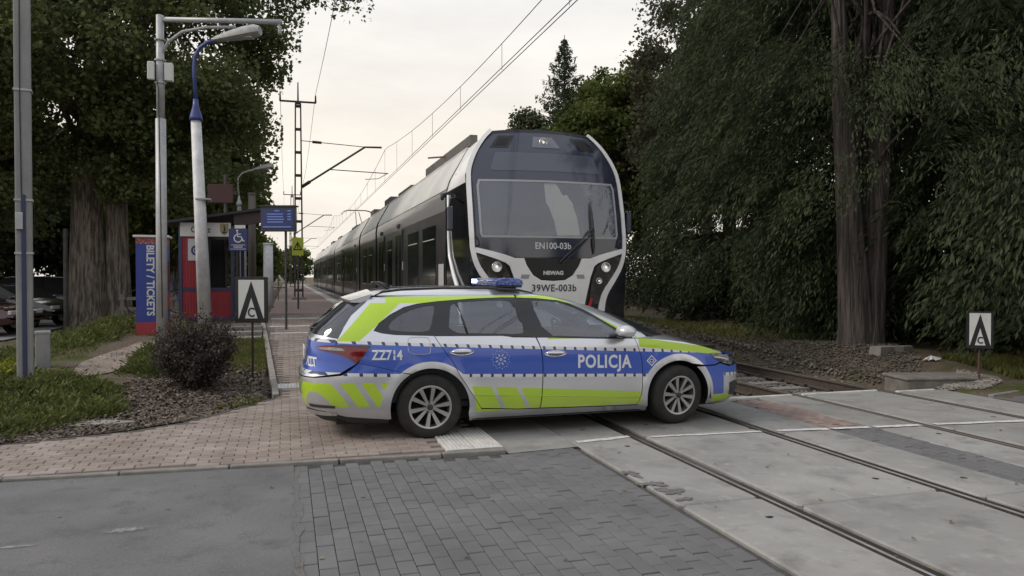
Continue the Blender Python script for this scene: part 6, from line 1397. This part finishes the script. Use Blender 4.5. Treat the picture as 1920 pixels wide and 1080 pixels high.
# ---- planting bed
def on_ground(P_): P_[:, 2] += GZ(P_[:, 0], P_[:, 1]); return P_
def scatter(poly, n, rng):
    xs = [p[0] for p in poly]; ys = [p[1] for p in poly]; o = []
    while len(o) < n:
        q = np.c_[rng.uniform(min(xs), max(xs), 4000), rng.uniform(min(ys), max(ys), 4000)]; o += [p for p in q if inpoly(p, poly)]
    return np.array(o[:n])
bed = [(-3.4, 8.55), (-2.71, 8.52), (-1.64, 8.88), (-1.15, 9.25), (-.22, 10.75), (-.27, 13.2), (-1.2, 13.9), (-2.1, 13.3), (-2.3, 11.8), (-3.0, 10.5), (-4.2, 9.6)]
rng = np.random.default_rng(81)
MULCH = M('bark_mulch', (.085, .062, .047), .95, col2=(.19, .155, .128), vs=20, island=.5)
q = scatter(bed, 21000, rng); n = len(q); P_ = on_ground(np.c_[q, rng.random(n) * .035]); a = rng.random(n) * 6.28; d = np.c_[np.cos(a), np.sin(a), rng.normal(size=n) * .35]; d = unit(d); up_ = unit(np.c_[rng.normal(size=(n, 2)) * .5, np.ones(n)]); s = unit(np.cross(d, up_)); L_ = (.010 + .032 * rng.random((n, 1)) ** 1.5); w = .004 + .010 * rng.random((n, 1))
V = np.empty((n, 4, 3)); V[:, 0] = P_ - d * L_ - s * w; V[:, 1] = P_ + d * L_ - s * w; V[:, 2] = P_ + d * L_ + s * w; V[:, 3] = P_ - d * L_ + s * w
tag(np_quads('bark_mulch', V.reshape(-1, 3), MULCH), 'brown bark chips covering the planting bed', 'mulch', kind='stuff')
soil_v, soil_f = cdt(bed, .25); tag(mesh_obj('bed_soil', [(a_, b_, tz(a_, b_) + .012) for a_, b_ in soil_v], soil_f, M('bed_soil', (.055, .043, .035), .95, col2=(.09, .072, .06), vs=12, bump=.9, bs=40), smooth=True), kind='structure')
# creeping juniper
JUN = leafmat('juniper', (.072, .092, .026), (.142, .158, .050), .28, vs=2.2, island=.4); JUN2 = leafmat('golden_juniper', (.17, .20, .02), (.26, .27, .03), .2, vs=3, island=.3); GRS = leafmat('grass_blade', (.080, .098, .028), (.165, .165, .055), .28, vs=1.2, island=.35)
jun = [(-5.2, 8.75), (-2.9, 8.75), (-2.45, 9.3), (-2.0, 10.2), (-2.1, 11.2), (-2.7, 12.1), (-3.4, 12.8), (-4.6, 13.6), (-6.5, 13.0), (-6.5, 8.8)]
def sprays(poly, nclump, per, rad, h, leaf, seed, mat, label, nm, cat='ground cover', dome=True):
    rng = np.random.default_rng(seed); c = scatter(poly, nclump, rng); k = rng.integers(0, nclump, nclump * per); hh = (h * (.5 + .8 * rng.random(nclump)))[k]; r = rad * np.sqrt(rng.random(len(k))); a = rng.random(len(k)) * 6.28
    z = hh * (1 - (r / rad) ** 2) * (.35 + .65 * rng.random(len(k))); P_ = on_ground(np.c_[c[k, 0] + np.cos(a) * r, c[k, 1] + np.sin(a) * r, z]); out = unit(np.c_[np.cos(a), np.sin(a), .9 * np.ones(len(k))])
    o = np_quads(nm, leaves(P_, leaf, rng, .72, .30, out=out), mat); return tag(o, label, cat, kind='stuff')
sprays(jun, 560, 92, .26, .20, .075, 82, JUN, 'green creeping juniper spreading round the left pole', 'creeping_juniper')
sprays([(-5.2, 12.6), (-3.95, 12.4), (-3.85, 13.3), (-5.0, 13.9)], 60, 110, .25, .28, .08, 83, JUN2, 'yellow-green golden juniper at the left edge behind the pole', 'golden_juniper')
sprays([(-2.40, 12.9), (-1.95, 12.8), (-1.9, 14.1), (-2.28, 14.3)], 34, 150, .30, .34, .075, 84, JUN, 'green juniper clump left of the purple bush', 'juniper_clump')
sprays([(-5.6, 15.2), (-4.2, 14.6), (-3.6, 16.4), (-3.3, 19.6), (-4.6, 21.5), (-5.6, 18)], 150, 90, .34, .26, .09, 85, JUN, 'dark green creeping juniper between the pole and the tree trunk', 'creeping_juniper')
sprays([(-.95, 10.2), (-.6, 9.95), (-.25, 10.6), (-.5, 10.9)], 26, 60, .10, .04, .05, 86, GRS, 'thin grass at the edge of the bed by the pavement', 'grass', 'grass')
def grass(poly, n, h, seed, label, mat=GRS):
    rng = np.random.default_rng(seed); q = scatter(poly, n, rng); P_ = on_ground(np.c_[q, h * .4 * rng.random(n)]); d = unit(np.c_[rng.normal(size=(n, 2)) * .5, np.ones(n)]); return tag(np_quads('grass', leaves(P_, h, rng, .9, .10, out=d), mat), label, 'grass', kind='stuff')
grass([(-2.3, 14.4), (-2.2, 16.6), (-2.5, 17.6), (-3.3, 17.4), (-3.4, 14.4), (-4.4, 14.4), (-4.4, 18.4), (-.5, 18), (-.45, 16.5), (-.35, 13.2), (-1.5, 13.6)], 7000, .09, 87, 'sparse grass on the bank below the ticket machine')
grass([(-1.35, 12.6), (-.3, 12.6), (-.42, 16.5), (-1.3, 16.3)], 12000, .08, 90, 'short yellowish grass strip left of the brick path')
grass([(9.4, 16), (12.6, 13), (12.4, 18), (11.2, 40), (9.3, 40)], 16000, .16, 88, 'rough grass along the far side of the right track')
grass([(10.6, 8.6), (13, 8.8), (13, 11), (10.9, 10.3)], 9000, .14, 89, 'rough grass behind the small right-hand board')
# purple barberry bush
def bush(label, nm, loc, rx, ry, h, ntw, per, leaf, mat, seed, twig):
    rng = np.random.default_rng(seed); t = thing(nm, label, 'bush', loc); b = MB(); V = []
    for q in range(ntw):
        a = rng.random() * 6.28; e = rng.random() ** .6; ln_ = h * (.55 + .55 * rng.random()) * (1 + .14 * math.sin(2 * a + 1) + .12 * math.sin(5 * a)); tip = np.array([math.cos(a) * rx * e, math.sin(a) * ry * e, ln_ * (1.0 - .38 * e ** 2)]); base = np.array([math.cos(a) * .15 * rx * e, math.sin(a) * .15 * ry * e, 0]); mid_ = base * .45 + tip * .55 + np.array([math.cos(a) * .05, math.sin(a) * .05, .10])
        b.tube([tuple(base), tuple(mid_), tuple(tip)], [.009, .006, .002], 4); s = .16 + .82 * rng.random(per) ** .9; s = s[:, None]
        V.append((1 - s) ** 2 * base + 2 * s * (1 - s) * mid_ + s ** 2 * tip + rng.normal(size=(per, 3)) * .035)
    P_ = np.concatenate(V); np_quads('foliage', leaves(P_, leaf, rng, 0, .7), mat, t); tag(b.build('twigs', twig, t), kind='stuff'); return t
BARB = leafmat('barberry_leaf', (.055, .047, .041), (.100, .086, .076), .2, vs=4, island=.45)
bush('purple-brown barberry bush growing in the bark bed', 'barberry_bush', (-1.25, 11.55, .02), .62, .58, 1.08, 330, 66, .034, BARB, 91, M('twig', (.05, .035, .03), .9))
# ballast
BAL = M('ballast_stone', (.13, .118, .105), .95, col2=(.22, .205, .19), vs=6, island=.45)
def stones_field(poly, n, r0, r1, seed, label, zoff=0.0, mat=BAL, zf=None):
    rng = np.random.default_rng(seed); q = scatter(poly, n, rng); base = np.array([(1, 0, 0), (-1, 0, 0), (0, 1, 0), (0, -1, 0), (0, 0, 1), (0, 0, -1)], float); F = np.array([(0, 2, 4), (2, 1, 4), (1, 3, 4), (3, 0, 4), (2, 0, 5), (1, 2, 5), (3, 1, 5), (0, 3, 5)])
    r = r0 + (r1 - r0) * rng.random((n, 1, 1)); v = base[None] * r * (1 + .45 * (rng.random((n, 6, 1)) - .5)) * np.array([1, 1, .75]); a = rng.random(n) * 6.28; ca, sa = np.cos(a), np.sin(a); x = v[..., 0] * ca[:, None] - v[..., 1] * sa[:, None]; y = v[..., 0] * sa[:, None] + v[..., 1] * ca[:, None]
    sh_ = rng.normal(size=(n, 1)) * .4; z = v[..., 2] + x * sh_
    zz = GZ(q[:, 0], q[:, 1]) + zoff + rng.random(n) * .03; V = np.stack([x + q[:, :1], y + q[:, 1:2], z + zz[:, None]], -1)
    return tag(np_quads('ballast' if mat is BAL else 'gravel', V[:, F].reshape(-1, 3), mat, n=3), label, 'ballast', kind='stuff')
stones_field([(5.4, 8.98), (9.3, 8.98), (9.4, 11), (9.6, 15), (9.3, 26), (5.4, 26)], 9500, .022, .045, 92, 'brown crushed stone ballast between the rails of the right track')
stones_field([(2.8, 8.98), (5.4, 8.98), (5.4, 14), (2.8, 14)], 4000, .022, .045, 93, 'crushed stone ballast under the train')
stones_field([(9.2, 8.9), (9.7, 8.45), (10.3, 8.6), (10.3, 9.4), (9.9, 9.0), (9.3, 9.1)], 2600, .014, .032, 94, 'heap of pale gravel in front of the concrete ring', .0, M('pale_gravel', (.17, .155, .14), .95, col2=(.26, .24, .22), vs=7, island=.3))
stones_field([(9.3, 9.2), (10.6, 10.4), (11.8, 12.5), (11.4, 16), (9.4, 16)], 7000, .012, .035, 95, 'loose stones and clods on the bank under the great cedar', .0, M('clod', (.065, .054, .045), .95, col2=(.12, .105, .09), vs=6, island=.5))
# ================================================================ parked cars and small things on the left
def parked_car(label, loc, rz, paint, suv=False, group='cars parked behind the tree'):
    c = thing('parked_car', label, 'car', loc, rz, group); k = 1.18 if suv else 1.0; H = 1.72 if suv else 1.45
    b = MB(); st = [(-2.2, .45, .80), (-2.12, .40, .92), (-1.7, .34, .95), (-.9, .30, .97), (.6, .30, .97), (1.1, .30, .96), (1.7, .34, .86), (2.05, .38, .74), (2.2, .45, .62)]; n = 9; prof_ = []
    for x, zb, ztp in st:
        ztp = ztp * (1.12 if suv else 1.0); w = .90 * (1 - .12 * (abs(x) / 2.2) ** 4); prof_.append([(x, -w * .9, zb * k), (x, -w, (zb + .12) * k), (x, -w, ztp * .8), (x, -w * .92, ztp), (x, 0, ztp + .04), (x, w * .92, ztp), (x, w, ztp * .8), (x, w, (zb + .12) * k), (x, w * .9, zb * k)])
    for r_ in prof_: b.v += r_
    for i in range(len(st) - 1): b.f += [(i * 9 + j, i * 9 + j + 1, (i + 1) * 9 + j + 1, (i + 1) * 9 + j) for j in range(8)]
    b.f += [tuple(range(9))[::-1], tuple(range((len(st) - 1) * 9, len(st) * 9))]; b.m = [0] * len(b.f); b.build('body', paint, c, angle=35)
    g0 = .97 * (1.12 if suv else 1) - .01; gh = [(-1.95 if suv else -1.75, .84, g0), (-1.75 if suv else -1.15, .66, H - .06), (-.9, .64, H), (.2, .64, H - .01), (.45, .66, H - .06), (1.2, .84, g0)]
    gv_ = []
    for x, w, z in gh: gv_ += [(x, -w, z), (x, w, z)]
    cab_ = MB(); lo_ = [(-1.95 if suv else -1.75, g0), (1.2, g0)]
    cab_.prism([(x, z) for x, w, z in gh], -.66, .66, 'y')
    for i, vv_ in enumerate(cab_.v): 
        if vv_[2] < g0 + .01: cab_.v[i] = (vv_[0], math.copysign(.84, vv_[1]), vv_[2])
    cab_.build('cabin_glass', M('parked_glass', (.02, .022, .026), .14, spec=.3), c); 
    MB().prism([(x, z + .012) for x, w, z in gh[1:5]] + [(gh[4][0], gh[4][2] - .03), (gh[1][0], gh[1][2] - .03)], -.66, .66, 'y').build('roof', paint, c, bevel=.02)
    for s in (-1, 1):
        for xa, xb in ((-.95, -.85), (-.05, .05)): MB().add([(xa, s * .843, g0), (xb, s * .843, g0), (xb - .02, s * .67, H - .04), (xa - .02, s * .67, H - .04)], [(0, 1, 2, 3)]).build('pillar', BLK, c)
        MB().box((2.13, s * .62, .70 * (1.1 if suv else 1)), (.10, .36, .12)).build('headlight', M('parked_lamp', (.45, .46, .48), .15, coat=.6), c, bevel=.02); MB().box((-2.14, s * .68, .84), (.08, .24, .14)).build('tail_light', RED, c, bevel=.02)
        MB().box((.95, s * .97, g0 + .05), (.12, .16, .11)).build('door_mirror', paint, c, bevel=.03)
        for x in (-1.32, 1.38):
            w = wheel('wheel', M('alloy_bright', (.55, .55, .56), .35, .8), .32 * (1.08 if suv else 1), .22, .215, 5); w.parent = c; w.rotation_mode = 'ZYX'; w.location = (x, s * .80, .33 * (1.08 if suv else 1)); w.rotation_euler = (0, .3, 0 if s < 0 else math.pi)
    MB().box((2.19, 0, .5 * k), (.03, .5, .11)).build('number_plate', M('plate_white', (.62, .62, .60), .4), c); MB().box((2.17, 0, .66), (.04, .8, .10)).build('grille', MAT, c)
    return c
PBLK = M('paint_black', (.012, .012, .014), .2, coat=.8); PSUV = M('paint_dark', (.045, .045, .052), .22, coat=.8); PRED = M('paint_dark_red', (.045, .008, .010), .22, coat=.8); PSIL = M('paint_silver', (.40, .41, .43), .3, .5, coat=.6)
parked_car('dark grey parked SUV with bright wheels, beside the tree trunk', (-9.75, 33.2, -.05), R(174), PSUV, True)
parked_car('black parked car with pale headlights, in front of the dark SUV', (-8.95, 28.6, -.02), R(-20), PBLK)
parked_car('dark red parked car behind the left pole', (-9.15, 24.6, -.02), R(-12), PRED)
parked_car('silver parked car seen behind the dark SUV roof', (-13.6, 42.5, -.05), R(10), PSIL)
tag(mesh_obj('car_park', [(-40, 22.2, .03), (-7.0, 22.2, .03), (-6.9, 30, .03), (-8, 48, .03), (-40, 48, .03)], [(0, 1, 2, 3, 4)], M('car_park_asphalt', (.15, .15, .155), .9, col2=(.20, .198, .2), vs=2)), kind='structure')
p = thing('parking_sign', 'slim dark signpost with small round sign in front of the parked cars', 'sign', (-6.75, 26.9, 0), FACE); MB().cyl((0, 0, 0), (0, 0, 3.2), .075, .07, 10).build('sign_pole', STEEL, p); MB().cyl((-1.75, .0, 2.5), (-1.75, .03, 2.5), .001, .001, 4).build('bracket', STEEL, p)
# bicycle leaning behind the ticket machine
bk = thing('bicycle', 'dark bicycle parked behind the ticket machine', 'bicycle', (-3.35, 22.3, tz(-3.35, 22.3)), R(20))
for x in (-.5, .5): MB().lathe([(.33 + .016 * math.cos(t_), .016 * math.sin(t_)) for t_ in np.linspace(0, 6.283, 7)], 28, c=(x, 0, .34)).build('wheel', RUB, bk)
MB().tube([(-.5, 0, .34), (-.1, 0, .32), (.35, 0, .82), (-.2, 0, .80), (-.5, 0, .34)], .017, 6).tube([(-.1, 0, .32), (-.22, 0, .95)], .016, 6).tube([(.5, 0, .34), (.33, 0, .98)], .016, 6).build('frame', M('bike_frame', (.03, .05, .16), .4), bk)
MB().tube([(.34, -.26, 1.02), (.30, 0, 1.0), (.34, .26, 1.02)], .013, 6).build('handlebar', STEEL, bk); MB().box((-.24, 0, .97), (.26, .14, .06)).build('saddle', SIGNK, bk, bevel=.02)
# fence rails by the trunk
p = thing('timber_fence', 'low grey timber fence behind the ticket machine', 'fence', (-4.1, 25.5, 0), R(-8))
for k in range(3): MB().box((.4, 0, .35 + k * .32), (2.6, .04, .10)).build('fence_rail', M('grey_timber', (.16, .15, .14), .9), p)
for k in range(4): MB().box((-.8 + k * .8, .04, .55), (.10, .08, 1.15)).build('fence_post', M('grey_timber', (.16, .15, .14), .9), p)
# trodden earth path on the bank
pp = [(-3.36, 13.7), (-3.15, 14.9), (-2.66, 17.0), (-2.35, 15.6), (-2.58, 13.6), (-3.0, 12.5)]; v, f = cdt(smooth_poly(pp, 2), .2)
tag(mesh_obj('earth_path', [(a, b, tz(a, b) + .018) for a, b in v], f, M('trodden_earth', (.16, .128, .106), .95, col2=(.27, .222, .19), vs=3, vdet=9, bump=.6, bs=40), smooth=True), kind='structure')

# fallen leaves and crumbs of bark blown over the paving
rng = np.random.default_rng(99); n = 420; q = np.c_[rng.uniform(-3, 9, n), rng.uniform(3.2, 10.5, n)]; q = np.array([p for p in q if not (.3 < p[0] < 5.1 and 7.3 < p[1] < 9.6) and (p[1] < 8.6 or p[0] > 5.2) and (rng.random() < .5 or abs(p[1] - 7.1) < .35 or abs(p[0] - 2.75) < .25)])
P_ = np.c_[q, np.where((q[:, 1] > 6.95) & (q[:, 0] < 2.0), .036, .010)]; n = len(P_); a = rng.random(n) * 6.28; d = np.c_[np.cos(a), np.sin(a), rng.normal(size=n) * .15]; s = np.c_[-np.sin(a), np.cos(a), rng.normal(size=n) * .25]; L_ = .008 + .016 * rng.random((n, 1)); V = np.empty((n, 4, 3)); V[:, 0] = P_ - d * L_; V[:, 1] = P_ + s * L_ * .6; V[:, 2] = P_ + d * L_; V[:, 3] = P_ - s * L_ * .6
tag(np_quads('fallen_leaves', V.reshape(-1, 3), M('dry_leaf', (.10, .075, .045), .9, col2=(.20, .16, .09), vs=30, island=.4)), 'few small dry leaves scattered over the paving and slabs', 'leaves', kind='stuff')
rng = np.random.default_rng(98)
stones_field(pp, 260, .005, .016, 97, 'small stones on the trodden earth path', .01, MATS['clod'])
